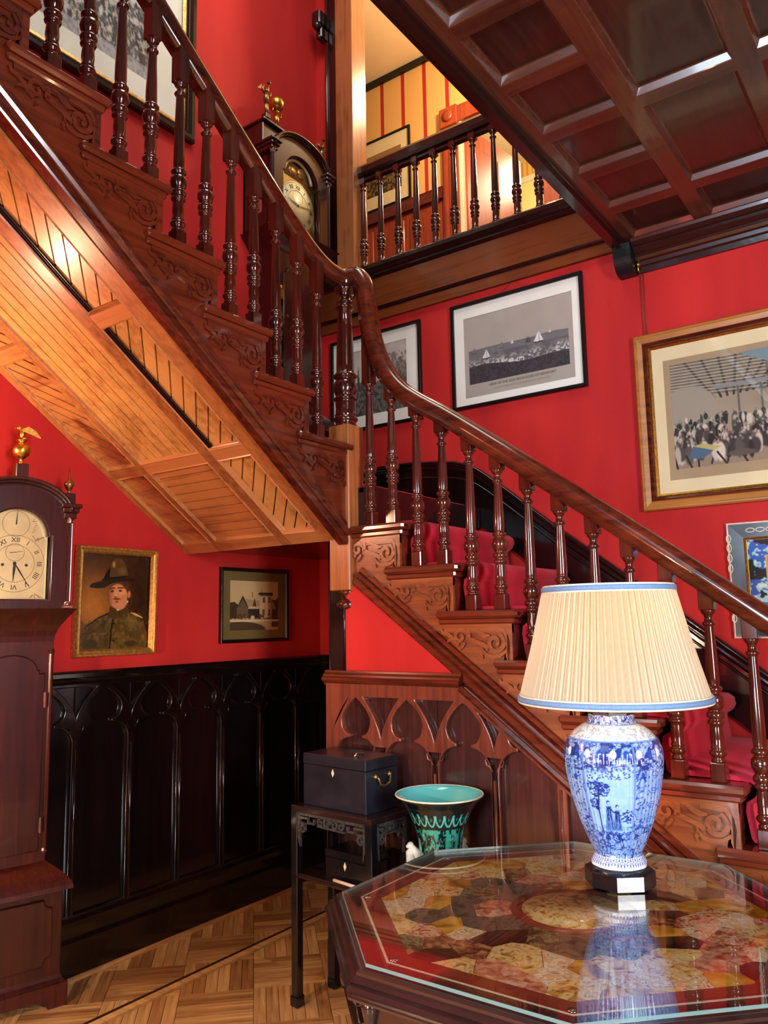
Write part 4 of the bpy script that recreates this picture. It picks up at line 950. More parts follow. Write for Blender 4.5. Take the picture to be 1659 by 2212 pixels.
# upper engraving on the left wall
cv = Canvas(260, 150, (200, 196, 192)); n1 = cv.noise(8, 5, 41); n2 = cv.noise(70, 40, 42, 2)
cv.mix((cv.y < .60-.10*cv.x+.12*(n1-.5)), (140, 140, 142)); crowd(cv, .12, .52, 420, 43, 30, 200, .3); cv.mix(((cv.y < .5) & (n2 > .56))*.6, (52, 52, 54)); cv.mix(((cv.y < .5) & (n2 < .40))*.6, (210, 210, 208)); cv.rect(0, 1, 0, .10, (170, 170, 172), .7); cv.a += ((n1-.5)*.15*(cv.y > .6))[..., None]
picture('framed_print', 'large dark framed engraving of a crowd hanging beside the upper stairs', 'picture', 'L', 1.05, 2.668, 4.030, 5.25, [('frame', [(0, 0), (0, .030), (.010, .040), (.030, .040), (.040, .028), (.052, .030), (.060, .018)], 'dark_wood'), ('gilt_slip', [(.060, .018), (.066, .020), (.084, .014), (.086, .010)], 'gilt')], cv, (1.40, 2.425, 4.235, 5.0), mats=[('mat', (.084, (1.40, 2.425, 4.235, 5.0)), .0080, 'mat_white')])

# portrait (soldier in campaign hat, generic)
cv = Canvas(170, 214, (70, 42, 16)); n1 = cv.noise(7, 9, 51); n2 = cv.noise(26, 30, 52, 2)
cv.mix(np.clip(1.15-1.9*np.hypot(cv.x-.18, (cv.y-.42)*1.1), 0, 1)*.9, (184, 116, 40)); cv.mix(np.clip((cv.x-.55)*2.5, 0, 1)*.75, (38, 22, 12)); cv.mix(np.clip((cv.y-.75)*2.2, 0, 1)*.5, (54, 32, 16))
def body(col, op=1): cv.poly([(.0, .0), (.03, .14), (.10, .25), (.26, .33), (.41, .39), (.62, .40), (.80, .35), (.94, .27), (.99, .14), (1, 0)], col, op)
body((84, 64, 26)); cv.mix((cv.y < .36)*(cv.x > .42)*(n1 > .5)*.6, (110, 86, 36)); cv.mix((cv.y < .30)*(cv.x < .42)*(n1 > .42)*.6, (62, 48, 24)); cv.mix((cv.y < .38)*(n2 > .60)*.35, (128, 104, 54)); cv.line([(.44, .0), (.45, .2), (.49, .38)], .012, (34, 24, 12))
cv.poly([(.40, .33), (.42, .45), (.56, .40), (.68, .48), (.70, .38), (.54, .31)], (76, 56, 24)); cv.line([(.53, .41), (.60, .43), (.675, .50)], .013, (226, 200, 150))
cv.poly([(.72, .385), (.78, .355), (.92, .315), (.90, .335), (.80, .375)], (196, 160, 90)); cv.line([(.12, .25), (.26, .325), (.40, .37)], .010, (30, 22, 12))
for bx_, by_ in ((.49, .265), (.49, .085)): cv.ell(bx_, by_, .018, .014, (40, 26, 12), .3)
cv.ell(.19, .06, .13, .05, (58, 44, 22), .5); cv.ell(.75, .05, .15, .04, (66, 50, 22), .5)
# head
cv.ell(.53, .555, .150, .135, (206, 136, 86), .12); cv.ell(.56, .49, .115, .085, (206, 136, 86), .15); cv.mix(np.clip((.47-cv.x)*9, 0, .75)*(np.hypot((cv.x-.53)/.15, (cv.y-.545)/.13) < 1), (112, 62, 32)); cv.ell(.58, .60, .085, .05, (228, 160, 108), .7); cv.ell(.695, .575, .028, .045, (200, 120, 74), .3); cv.ell(.555, .455, .06, .04, (214, 142, 98), .6)
cv.ell(.445, .605, .030, .014, (66, 36, 20), .5); cv.ell(.565, .612, .032, .014, (80, 46, 26), .5); cv.line([(.41, .632), (.48, .640)], .008, (84, 48, 26)); cv.line([(.53, .645), (.60, .642)], .008, (84, 48, 26)); cv.poly([(.475, .62), (.515, .62), (.52, .555), (.475, .545)], (224, 156, 106)); cv.ell(.495, .545, .025, .012, (150, 80, 46), .6)
cv.ell(.515, .525, .070, .016, (120, 66, 30), .5); cv.ell(.515, .495, .034, .011, (150, 62, 48), .5); cv.ell(.64, .655, .05, .02, (90, 52, 26), .5)
# hat
cv.poly([(.30, .70), (.33, .78), (.42, .88), (.47, .955), (.56, .96), (.62, .90), (.66, .83), (.67, .735), (.50, .71)], (86, 62, 30)); cv.poly([(.30, .70), (.34, .79), (.41, .87), (.40, .76), (.44, .71)], (22, 14, 8)); cv.ell(.455, .89, .032, .045, (176, 128, 66), .6); cv.ell(.58, .82, .07, .06, (112, 84, 42), .7)
cv.poly([(.12, .655), (.16, .685), (.30, .715), (.45, .742), (.62, .752), (.78, .745), (.82, .735), (.76, .71), (.62, .715), (.44, .69), (.32, .635), (.20, .63), (.13, .64)], (44, 28, 14)); cv.line([(.30, .722), (.46, .750), (.66, .768)], .010, (20, 14, 8)); cv.line([(.15, .632), (.24, .626), (.32, .634)], .006, (150, 96, 40))
cv.a += (n2[..., None]-.5)*.07
GLT = [(0, 0), (0, .022), (.006, .034), (.012, .034), (.017, .026), (.021, .030), (.026, .028), (.034, .014)]
picture('framed_portrait', 'gilt framed oil portrait of a moustached soldier in a wide hat beside the clock', 'painting', 'L', 2.048, 2.478, 1.318, 1.812, [('frame', GLT, 'gilt'), ], cv, (2.080, 2.446, 1.350, 1.780), 'art_oil', glass=False, tilt=math.radians(1.2))

# photograph of a house
cv = Canvas(150, 104, (206, 178, 124)); n1 = cv.noise(7, 6, 61); n2 = cv.noise(34, 24, 62, 2)
cv.rect(0, 1, 0, .30, (196, 168, 118)); cv.mix((cv.x < .30+.1*n1) & (cv.y < .52+.22*(n1-.5)-.3*(cv.x-.1)) & (cv.y > .24), (56, 46, 28)); cv.mix((cv.x > .86) & (cv.y < .52+.2*n1) & (cv.y > .06), (66, 54, 34))
cv.poly([(.14, .45), (.26, .68), (.38, .45), (.38, .24), (.14, .24)], (104, 88, 58)); cv.poly([(.17, .52), (.26, .70), (.38, .46), (.36, .45), (.26, .64), (.14, .43)], (40, 32, 20)); cv.poly([(.36, .48), (.46, .48), (.50, .66), (.55, .48), (.60, .48), (.60, .60), (.30, .64)], (176, 150, 102)); cv.poly([(.46, .48), (.50, .66), (.54, .48)], (74, 60, 38)); cv.rect(.37, .60, .25, .43, (44, 36, 22)); cv.rect(.37, .60, .43, .46, (210, 186, 134))
cv.rect(.62, .86, .24, .72, (224, 198, 146)); cv.rect(.78, .86, .24, .72, (196, 168, 118)); cv.poly([(.56, .72), (.60, .77), (.86, .77), (.91, .72)], (60, 48, 30)); cv.rect(.61, .88, .69, .72, (120, 100, 66)); cv.poly([(.84, .42), (.95, .42), (.90, .56), (.85, .62)], (150, 126, 84)); cv.rect(.86, .95, .26, .42, (52, 42, 26))
for x, y0_, y1_ in ((.67, .56, .67), (.79, .56, .67), (.66, .30, .42), (.78, .30, .42)): cv.rect(x, x+.05, y0_, y1_, (112, 94, 60))
cv.mix(((cv.y < .33) & (cv.y > .22) & (n2 > .5) & (cv.x < .92))*.8, (60, 50, 30)); cv.ell(.46, .26, .05, .05, (226, 204, 158), .5); cv.ell(.20, .02, .55, .16, (70, 58, 36), .1); cv.rect(0, 1, .17, .21, (224, 200, 150)); cv.rect(.45, .46, .66, .78, (90, 74, 48)); cv.rect(.64, .645, .77, .86, (80, 66, 44))
picture('framed_photograph', 'dark framed sepia photograph of a towered house hanging under the landing', 'picture', 'L', 2.903, 3.420, 1.352, 1.752, [('frame', [(0, 0), (0, .018), (.003, .022), (.014, .018), (.017, .014), (.019, .0095)], 'black')], cv, (2.975, 3.345, 1.418, 1.684), mats=[('mat', (.017, (2.975, 3.345, 1.418, 1.684)), .0075, 'mat_olive')])

# picture in the upper hall
cv = Canvas(80, 70, (150, 112, 60)); n1 = cv.noise(7, 6, 71); n2 = cv.noise(24, 20, 72, 2); cv.mix((cv.y < .55+.3*(n1-.5)), (74, 58, 30)); cv.mix((cv.y < .5) & (n2 > .55), (120, 98, 46)); cv.mix((cv.y < .35) & (n2 < .42), (40, 30, 16))
picture('framed_print', 'black framed landscape on the striped wallpaper seen through the balcony', 'picture', 'R', -4.12, -3.527, 5.07, 5.75, [('frame', [(0, 0), (0, .018), (.016, .02), (.02, .012)], 'black')], cv, (-4.02, -3.625, 5.21, 5.605), mats=[('mat', (.018, (-4.02, -3.625, 5.21, 5.605)), .0075, 'mat_cream')], glass=False, wy=YB)

# ------------------------------------------------------------------ tall case clocks
NUM = ['XII', 'I', 'II', 'III', 'IIII', 'V', 'VI', 'VII', 'VIII', 'IX', 'X', 'XI']
def clock(label, loc, rz, D, style):
    t = thing('tall_case_clock', label, 'clock', loc, rz)
    dp = D['dep']; mt = 'clock_z'
    def sl(hw, z0, z1, name='body', mat=mt, fy=0.0, b=.004): return part(name, MB().bbox(-hw, hw, fy, dp, z0, z1, b), mat, t)
    def mould(z0, h0, z1, h1, name, n=5, cove=True):
        P = []
        for i in range(n+1):
            s = i/n; k = (1-math.cos(s*PI/2)) if cove else math.sin(s*PI/2); P.append((h0+(h1-h0)*k, z0+(z1-z0)*s))
        m = MB(); v = []; f = []
        for hw, z in P:
            e = hw-min(h0, h1); v += [(-hw, -e, z), (hw, -e, z), (hw, dp, z), (-hw, dp, z)]
        for q in range(n):
            for e in range(4): f.append((q*4+e, q*4+(e+1) % 4, q*4+4+(e+1) % 4, q*4+4+e))
        f += [(3, 2, 1, 0), tuple(n*4+e for e in range(4))]; m.add(v, f); return part(name, m, mt, t)
    wb, ww, wh = D['wb'], D['ww'], D['wh']; z1, z2, z3, z4, z5 = D['z']   # base top, waist bottom, waist top, hood bottom, hood spring
    # plinth with shaped apron and feet
    ap = [(-wb-.022, 0), (-wb+.05, 0), (-wb+.062, .022), (-wb+.10, .034), (0, .040), (wb-.10, .034), (wb-.062, .022), (wb-.05, 0), (wb+.022, 0), (wb+.022, .085), (-wb-.022, .085)]
    part('plinth', MB().prism(ap, -.024, .01, 'y').box(-wb-.022, -wb+.03, .01, dp, 0, .085).box(wb-.03, wb+.022, .01, dp, 0, .085), mt, t)
    mould(.085, wb+.018, .115, wb, 'plinth_moulding', 4, False)
    sl(wb, .10, z1, 'base')
    pw = wb-.045; r = .032; zb0, zb1 = .16, z1-.05
    pp = [(-pw+r, zb0)]+[(pw-r, zb0)]+arc(pw, zb0, r, 180, 90, 5)+arc(pw, zb1, r, 270, 180, 5)+[(-pw+r, zb1)]+arc(-pw, zb1, r, 0, -90, 5)+arc(-pw, zb0, r, 90, 0, 5)
    part('base_panel', fret([pp], .014, .005, 2), mt, t, (0, 0.002, 0))
    mould(z1, wb+.012, z2, ww, 'base_moulding', 6, True)
    sl(ww, z2-.01, z3+.01, 'waist')
    dw = ww-.038; dz0, dz1 = z2+.05, z3-.13; 
    dpoly = [(-dw, dz0), (dw, dz0), (dw, dz1)]+[(dw-.022, dz1), (dw-.022, dz1+.014)]+arc(0, dz1+.014, dw-.030, 0, 180, 14, .062)+[(-dw+.022, dz1+.014), (-dw+.022, dz1), (-dw, dz1)]
    d_ = part('door', fret([dpoly], .020, .005, 2), mt, t, (0, .003, 0)); part('escutcheon', MB().lathe([(.009, -.0245), (.009, -.018)], 10, (-dw+.022, 0, (dz0+dz1)/2+.1), 'y'), 'gold', d_)
    for zz in (dz0+.09, dz1-.10): part('hinge', MB().bbox(dw+.001, dw+.010, -.022, -.004, zz-.03, zz+.03, .002), 'silver', d_)
    for sx in (-1, 1): part('quarter_column', MB().lathe([(.012, z2+.03), (.014, z2+.04), (.011, z2+.05), (.011, z3-.05), (.014, z3-.04), (.012, z3-.03)], 10, (sx*(ww-.008), .004, 0)), mt, t)
    mould(z3, ww, z4, wh+.025, 'hood_moulding', 6, True)
    # hood: frame with arched opening, dial
    R = D['ra']; zc = D['zc']; hz = D['hz']
    outl = [(-wh, z4), (wh, z4), (wh, z5)]+arc(0, z5, wh-.018, 0, 180, 22, hz)+[(-wh, z5)]
    outl = [(-wh, z4), (wh, z4), (wh, z5), (wh-.018, z5)]+arc(0, z5, wh-.018, 0, 180, 22, hz)[1:-1]+[(-wh+.018, z5), (-wh, z5)]
    hole = [(-R-.012, z4+.035), (R+.012, z4+.035), (R+.012, zc), (R-.002, zc)]+arc(0, zc, R-.004, 0, 180, 20, D['rz'])[1:-1]+[(-R+.002, zc), (-R-.012, zc)]
    part('hood_front', fret([outl, hole], .045, .005, 2), mt, t, (0, .025, 0))
    part('hood_case', MB().box(-wh, -wh+.014, .02, dp, z4, z5).box(wh-.014, wh, .02, dp, z4, z5).box(-wh, wh, dp-.012, dp, z4, z5).box(-wh, wh, .02, dp, z4, z4+.02), mt, t)
    bk = [(-wh, z5-.002), (wh, z5-.002)]+arc(0, z5, wh-.018, 0, 180, 22, hz)
    part('hood_top', MB().prism(bk, .02, dp, 'y'), mt, t)
    # swept arch cornice
    def archs(off): return [(-wh-.0, z5-.015+off*0)]+[]
    cor = MB()
    for o_, a_, b_ in ((.0, .018, .012), (.012, .032, .012), (.024, .044, .014)):
        pth = [(x, 0, z) for x, z in arc(0, z5-.004, wh-.020+o_, 2, 178, 26, hz+o_)]
        cor.sweep(pth, [(-.01, -.002), (a_, -.002), (a_+.004, .005), (a_, b_), (-.01, b_)], (0, -1, 0), True)
    part('arch_moulding', cor, mt, t)
    for sx in (-1, 1):
        part('cornice_return', MB().bbox(sx*(wh-.005)-.042, sx*(wh-.005)+.042, -.052, dp, z5+.016, z5+.034, .004).bbox(sx*(wh-.005)-.034, sx*(wh-.005)+.034, -.042, dp, z5-.004, z5+.018, .004).bbox(sx*(wh-.005)-.026, sx*(wh-.005)+.026, -.032, dp, z5-.028, z5-.002, .004), mt, t)
        cx = sx*(wh-.002); cl = MB()
        nfl = 10; A = []
        for k in range(nfl*4): A.append((.013-(.0025 if k % 4 in (1, 2) else 0)))
        v = []; f = []
        for z in (z4+.03, z5-.045):
            for k in range(nfl*4): an = 2*PI*k/(nfl*4); v.append((cx+A[k]*math.cos(an), -.014+A[k]*math.sin(an), z))
        N = nfl*4
        for k in range(N): f.append((k, (k+1) % N, N+(k+1) % N, N+k))
        cl.add(v, f); part('hood_column', cl, mt, t)
        part('capital', MB().lathe([(.013, z5-.046), (.017, z5-.042), (.013, z5-.036), (.018, z5-.030), (.020, z5-.028)], 12, (cx, -.014, 0)), 'silver', t)
        part('column_foot', MB().bbox(cx-.020, cx+.020, -.034, .006, z4+.002, z4+.014, .002).lathe([(.017, z4+.014), (.019, z4+.019), (.014, z4+.026), (.014, z4+.031)], 12, (cx, -.014, 0)), 'silver', t)
    # dial
    pl = [(-R-.002, z4+.03), (R+.002, z4+.03), (R+.002, zc), (R-.004, zc)]+arc(0, zc, R-.006, 0, 180, 20, D['rz'])[1:-1]+[(-R+.004, zc), (-R-.002, zc)]
    dcol = 'dial_brass' if style == 0 else 'dial_cream'
    dl = part('dial', MB().prism(pl, .018, .024, 'y'), dcol if style == 0 else 'brass_old', t)
    cz = D['dc']; rr = D['dr']
    if style: link('chapter_ring', MB().lathe([(rr*1.02, -.004), (rr*1.02, 0)], 40, (0, .018, cz), 'y').mesh('ring'), 'dial_cream', dl)
    fy = .0165 if style == 0 else .0128
    for k, s in enumerate(NUM):
        a = PI/2-2*PI*k/12; link('numeral', text_mesh(s, rr*.24), 'ink', dl, (rr*.80*math.cos(a), fy, cz+rr*.80*math.sin(a)), (0, -(a-PI/2), 0))
    def circ(r, cx_=0, cz_=cz, w=.0012): return [(cx_+r*math.cos(2*PI*k/40), fy+.001, cz_+r*math.sin(2*PI*k/40)) for k in range(40)]
    lines = MB()
    for r in (rr*.97, rr*.64): lines.tube(circ(r), .0009, 4, True)
    lines.tube(circ(rr*.30, 0, cz+rr*.38), .0008, 4, True)
    link('ring_lines', lines.mesh('ring_lines'), 'brass_old', dl)
    ha = math.radians(-72 if style == 0 else 12); ma = math.radians(-92 if style == 0 else 168)
    if style == 0: ha, ma = math.radians(-58), math.radians(-93)
    for nm, an, L, wd in (('hour_hand', ma, rr*.62, .010), ('minute_hand', ha, rr*.95, .005)):
        c_, s_ = math.cos(an), math.sin(an)
        link(nm, MB().ribbon([(0, cz), (L*.3*c_, cz+L*.3*s_), (L*.55*c_, cz+L*.55*s_), (L*c_, cz+L*s_)], [wd*.6, wd, wd*.7, .001], fy-.001, fy-.003).mesh(nm), 'ink' if style == 0 else 'brass_old', dl)
    link('arbor', MB().lathe([(.007, fy-.001), (.005, fy-.006)], 10, (0, 0, cz), 'y').mesh('arbor'), 'ink', dl)
    if style == 0:
        for sx in (-1, 1): link('winding_hole', MB().lathe([(.006, .0178), (.006, .0165)], 10, (sx*.045, 0, cz-.006), 'y').mesh('hole'), 'ink', dl)
        link('subsidiary_hand', MB().ribbon([(-.02, cz+rr*.36), (.03, cz+rr*.42)], [.003, .001], fy-.001, fy-.002).mesh('hand'), 'ink', dl)
        ac = zc+D['rz']*.42; link('arch_circle', MB().tube(circ(.052, 0, ac), .0009, 4, True).mesh('c'), 'brass_old', dl); link('strike_hand', MB().ribbon([(0, ac-.004), (.003, ac+.05)], [.005, .001], fy-.001, fy-.002).mesh('h'), 'ink', dl)
        sp_ = MB()
        for sx in (-1, 1):
            for q_ in range(10): sp_.ribbon([(sx*(R-.012-.008*random.random()-.02*(q_ % 3)), zc-.01+.008*random.random() if q_ < 5 else z4+.04+.012*random.random()), (sx*(R-.03-.02*random.random()), (zc-.03 if q_ < 5 else z4+.055)+.012*random.random())], [.004, .002], .0178, .017)
            for q_ in range(7): sp_.ribbon([(sx*(.062+.004*q_ % .02), zc+.012+.009*q_), (sx*(.075+.006*(q_ % 2)), zc+.014+.009*q_)], [.004, .002], .0178, .017)
        link('engraving', sp_.mesh('engraving'), 'brass_old', dl)
    else:
        ac = zc+.006
        link('moon_arch', MB().tube([(x, .014, z) for x, z in arc(0, ac, R*.80, 8, 172, 20, D['rz']*.86)], .010, 6).mesh('moon_arch'), 'dial_cream', dl)
        for x_, z_ in ((-.045, ac+.045), (.035, ac+.055)): link('moon', MB().lathe([(.034, -.004), (.034, 0), ], 20, (x_, .018, z_), 'y').mesh('moon'), 'gilt', dl)
        link('star_disc', MB().prism([(-R*.7, ac), (R*.7, ac)]+arc(0, ac, R*.74, 0, 180, 18, D['rz']*.80), .0165, .018, 'y').mesh('disc'), 'lacquer', dl)
        part('side_fret', MB().bbox(-wh-.003, -wh+.002, .07, .14, z4+.10, z4+.25, .001), 'silver', t)
        for zz in (z2+.62, ): part('column_mount', MB().bbox(-ww-.012, -ww+.03, -.02, .012, zz-.03, zz+.03, .006).sphere((-ww+.008, -.016, zz+.035), .012), 'gold', t)
    # finials
    top = z5+hz+.036
    def ball_spike(x, z, y, s=1): return MB().lathe([(.004, z), (.006, z+.006), (.004, z+.012), (.012*s, z+.018), (.0205*s, z+.030*s+.006), (.0205*s, z+.040*s+.006), (.012*s, z+.056*s), (.005, z+.062*s), (.004, z+.075*s), (.0015, z+.108*s)], 14, (x, y, 0))
    if style == 0:
        part('finial_block', MB().bbox(-.024, .024, -.035, .013, top-.02, top+.04, .003), mt, t)
        e = part('eagle_finial', MB().lathe([(.012, top+.04), (.008, top+.047), (.006, top+.058), (.015, top+.064), (.030, top+.078), (.035, top+.095), (.030, top+.113), (.014, top+.126), (.006, top+.130), (.018, top+.134), (.020, top+.138), (.004, top+.142)], 16, (0, -.011, 0)), 'gold', t)
        eg = MB().sphere((0, -.011, top+.165), .014, 10, 8, (.8, .8, 1.5)).sphere((-.012, -.013, top+.188), .009, 10, 8, (1.3, .9, 1)).tube([(-.02, -.014, top+.188), (-.032, -.015, top+.184)], [.004, .001], 6)
        eg.ribbon([(-.004, top+.178), (.018, top+.182), (.045, top+.170), (.068, top+.152)], [.010, .028, .022, .004], -.016, -.024).ribbon([(.0, top+.176), (.02, top+.186), (.05, top+.178), (.074, top+.160)], [.010, .024, .018, .004], -.002, .006).tube([(.004, -.011, top+.15), (.02, -.011, top+.143)], [.006, .003], 6)
        link('eagle', eg.mesh('eagle'), 'gold', e)
        for sx in (-1, 1):
            part('finial_block', MB().bbox(sx*(wh-.008)-.022, sx*(wh-.008)+.022, -.03, .014, z5+.034, z5+.080, .003), mt, t); part('ball_finial', ball_spike(sx*(wh-.008), z5+.080, -.008), 'brass_old', t)
    else:
        part('caddy', MB().bbox(-wh-.01, wh+.01, .05, dp, z5+.03, top+.004, .006), mt, t)
        part('top_board', MB().bbox(-wh-.02, wh+.02, .03, dp, top, top+.02, .005), mt, t)
        def figure(x, y, z, s, globe):
            m = MB().tube([(x-.006, y, z), (x-.004, y, z+.03*s), (x, y, z+.06*s)], [.005*s, .007*s, .009*s], 7).tube([(x+.012, y, z+.004), (x+.006, y, z+.03*s), (x, y, z+.06*s)], [.005*s, .007*s, .009*s], 7)
            m.tube([(x, y, z+.055*s), (x-.002, y, z+.085*s), (x, y, z+.105*s)], [.011*s, .013*s, .008*s], 8).sphere((x+.001, y-.003, z+.118*s), .010*s, 9, 7)
            m.tube([(x-.008, y, z+.10*s), (x-.024*s, y, z+.115*s), (x-.016*s, y, z+.14*s)], .004*s, 6).tube([(x+.008, y, z+.10*s), (x+.026*s, y, z+.104*s), (x+.030*s, y, z+.125*s)], .004*s, 6)
            if globe: m.sphere((x, y, z+.155*s), .034*s, 14, 10)
            else:
                m.ribbon([(x-.004, z+.10*s), (x-.03*s, z+.125*s), (x-.055*s, z+.105*s)], [.008, .026*s, .004], y+.006, y+.001)
                m.tube([(x+.004, y, z+.10*s), (x+.014*s, y, z+.13*s), (x+.018*s, y, z+.165*s)], [.005*s, .004*s, .003*s], 6).lathe([(.008*s, z+.165*s), (.010*s, z+.172*s), (.004*s, z+.178*s)], 8, (x+.018*s, y, 0))
            return m
        part('finial_block', MB().bbox(-wh-.005, -wh+.035, .03, .07, top+.02, top+.05, .003), mt, t)
        part('globe_bearer_finial', figure(-.07, .12, top+.02, 1.35, True), 'gold', t); part('winged_finial', figure(-wh+.015, .05, top+.05, 1.25, False), 'brass_old', t)
        part('finial_block', MB().bbox(wh-.035, wh+.005, .0, .04, z5+.034, z5+.10, .003), mt, t); part('trumpeter_finial', figure(wh-.015, .02, z5+.10, 1.15, False), 'brass_old', t)
    return t
a = math.radians(14); fx, fy0 = -2.985-.28*math.sin(a), 1.991-.28*math.cos(a)
clock('tall mahogany case clock with engraved brass dial and gilt eagle finial beside the portrait', (fx-.0, fy0, 0), PI/2-a,
      dict(dep=.155, wb=.232, ww=.160, wh=.203, z=(.445, .545, 1.395, 1.525, 1.925), ra=.122, zc=1.825, rz=.105, hz=.108, dc=1.708, dr=.118), 0)
clock('mahogany tall clock with moon dial and gilt figure finials on the stair landing', (-2.945, 3.300, 2.041), PI/2,
      dict(dep=.215, wb=.25, ww=.185, wh=.245, z=(.50, .62, 1.50, 1.62, 2.10), ra=.150, zc=2.00, rz=.135, hz=.135, dc=1.845, dr=.142), 1)

# ------------------------------------------------------------------ octagonal inlaid table
TX, TY, TZ = -.872, 2.002, .742
tb = thing('octagonal_table', 'octagonal rosewood table with marble inlaid top under glass in the foreground', 'table', (TX, TY, 0))
def octo(ap): r = ap/math.cos(PI/8); return [(r*math.cos(PI/8+k*PI/4), r*math.sin(PI/8+k*PI/4)) for k in range(8)]
def octring(prof):
    m = MB(); v = []; f = []
    for ap, z in prof: v += [(x, y, z) for x, y in octo(ap)]
    for q in range(len(prof)-1):
        for e in range(8): f.append((q*8+e, q*8+(e+1) % 8, q*8+8+(e+1) % 8, q*8+8+e))
    m.add(v, f); return m
AP = .566
part('rim_moulding', octring([(a_, .722-(.722-z_)*.72) for a_, z_ in [(AP-.06, .718), (AP+.004, .718), (AP+.012, .722), (AP+.018, .716), (AP+.018, .706), (AP+.026, .702), (AP+.032, .694), (AP+.026, .688), (AP+.036, .684), (AP+.042, .674), (AP+.034, .668), (AP+.030, .660), (AP+.038, .654), (AP+.036, .646), (AP+.016, .640), (AP+.006, .634), (AP-.05, .634)]]), 'rosewood', tb)
tp = part('inlaid_top', MB().prism(octo(AP-.002), .700, .7185, 'z'), 'inlay_dark', tb)
part('frieze', octring([(AP-.06, .662), (AP-.016, .662), (AP-.016, .505), (AP-.008, .50), (AP-.004, .49), (AP-.012, .482), (AP-.07, .480), (AP-.07, .662)]), 'rosewood', tb)
# bands of the inlay
def octband(a0, a1, z, mat, name): 
    v = [(x, y, z) for x, y in octo(a1)]+[(x, y, z) for x, y in octo(a0)]+[(x, y, z-.004) for x, y in octo(a1)]
    return link(name, MB().add(v, [(e, (e+1) % 8, 8+(e+1) % 8, 8+e) for e in range(8)]+[(e, 16+e, 16+(e+1) % 8, (e+1) % 8) for e in range(8)]).mesh(name), mat, tp)
octband(.508, .514, .7196, 'ivory', 'inlay_line'); octband(.462, .508, .7194, 'inlay_red', 'inlay_band')
# voronoi marble pieces
inner = octo(.461); seeds = []
r = np.random.default_rng(12)
while len(seeds) < 125:
    p = r.random(2)*1.0-.5
    d = math.hypot(*p)
    if d < .15 or d > .50: continue
    if all(math.hypot(p[0]-q[0], p[1]-q[1]) > .047 for q in seeds): seeds.append(tuple(p))
med = [(.155*math.cos(2*PI*k/40), .155*math.sin(2*PI*k/40)) for k in range(40)]
for i, s in enumerate(seeds):
    P = list(inner)
    for q in seeds:
        if q is s: continue
        a_, b_ = q[0]-s[0], q[1]-s[1]; L = math.hypot(a_, b_)
        if L > .5: continue
        P = clip(P, a_/L, b_/L, (a_*(q[0]+s[0])/2+b_*(q[1]+s[1])/2)/L-.0006)
        if len(P) < 3: break
    if len(P) < 3: continue
    d = math.hypot(*s)
    wts = [4, 4, 2.4, .3, .4, .4, 2.0, 1.4, .8] if d > .30 else [1, .5, .8, 3, 3, 2.5, .4, .4, 2.2]
    mtn = STONES[r.choice(len(STONES), p=np.array(wts)/sum(wts))]
    cx = sum(p[0] for p in P)/len(P); cy = sum(p[1] for p in P)/len(P)
    link('marble_piece', MB().prism([(x-cx, y-cy) for x, y in P], -.004, 0, 'z').mesh('marble_piece'), mtn, tp, (cx, cy, .7195))
link('medallion_ring', MB().lathe([(.158, .716), (.158, .7199), (.128, .7199)], 48, (0, 0, 0), cap=False).mesh('medallion_ring'), 'inlay_red', tp)
link('medallion', MB().lathe([(.129, .716), (.129, .7201), (.0005, .7201)], 48).mesh('medallion'), 'stone_gold', tp)
gt = part('glass_plate', MB().prism(octo(AP-.004), .7215, .7295, 'z'), 'glass_top', tb)
part('glass_rim', octring([(AP-.0045, .7218), (AP-.0035, .7225), (AP-.0035, .7285), (AP-.0045, .7293)]), 'glass_edge', tb)
for k in range(8):
    x, y = octo(AP-.07)[k]; part('glass_bumper', MB().lathe([(.010, .7188), (.010, .7216)], 12, (x, y, 0)), 'silver', tb)
# carved ornament on the frieze, corner posts, pedestal
def carving():
    m = MB(); y0, y1 = 0, -.014
    for sx in (-1, 1):
        s = spiral(sx*.055, .0, .026, .005, 90 if sx > 0 else 90, 1.3*sx, 22); m.ribbon(s, .011, y0, y1)
        m.ribbon([(sx*.08, .015), (sx*.105, .028), (sx*.135, .018), (sx*.16, .026)], [.012, .016, .012, .003], y0, y1); m.ribbon([(sx*.08, -.02), (sx*.11, -.03), (sx*.14, -.022)], [.012, .014, .003], y0, y1)
        for k in range(3): m.sphere((sx*(.02+.012*k), -.008, -.028+.006*k), .010, 8, 6, (1, .8, 1))
    for k in range(7): an = 2*PI*k/7; m.sphere((.016*math.cos(an), -.008, .008+.016*math.sin(an)), .009, 8, 6, (1, .8, 1))
    m.sphere((0, -.012, .008), .009, 8, 6); return m.mesh('carving')
CARV = carving()
for k in range(8):
    an = k*PI/4; link('carving', CARV, 'rosewood', tb, ((AP-.016)*math.cos(an), (AP-.016)*math.sin(an), .592), (0, 0, an+PI/2))
    x, y = octo(AP-.012)[k]; link('corner_bead', MB().lathe([(.004, .49), (.014, .50), (.018, .515), (.012, .53), (.010, .55), (.013, .575), (.010, .60), (.017, .630), (.020, .643), (.014, .658)], 12, (x, y, 0)).mesh('corner_bead'), 'rosewood', tb)
part('pedestal', MB().lathe([(.20, .05), (.20, .07), (.12, .10), (.07, .16), (.10, .24), (.11, .30), (.07, .36), (.06, .42), (.10, .47), (.22, .485), (.36, .488)], 24), 'rosewood', tb)
for k in range(4):
    an = PI/4+k*PI/2; c_, s_ = math.cos(an), math.sin(an)
    part('foot', MB().tube([(.10*c_, .10*s_, .11), (.24*c_, .24*s_, .09), (.36*c_, .36*s_, .045), (.42*c_, .42*s_, .030)], [.045, .038, .030, .030], 10).sphere((.43*c_, .43*s_, .030), .030, 10, 8), 'rosewood', tb)

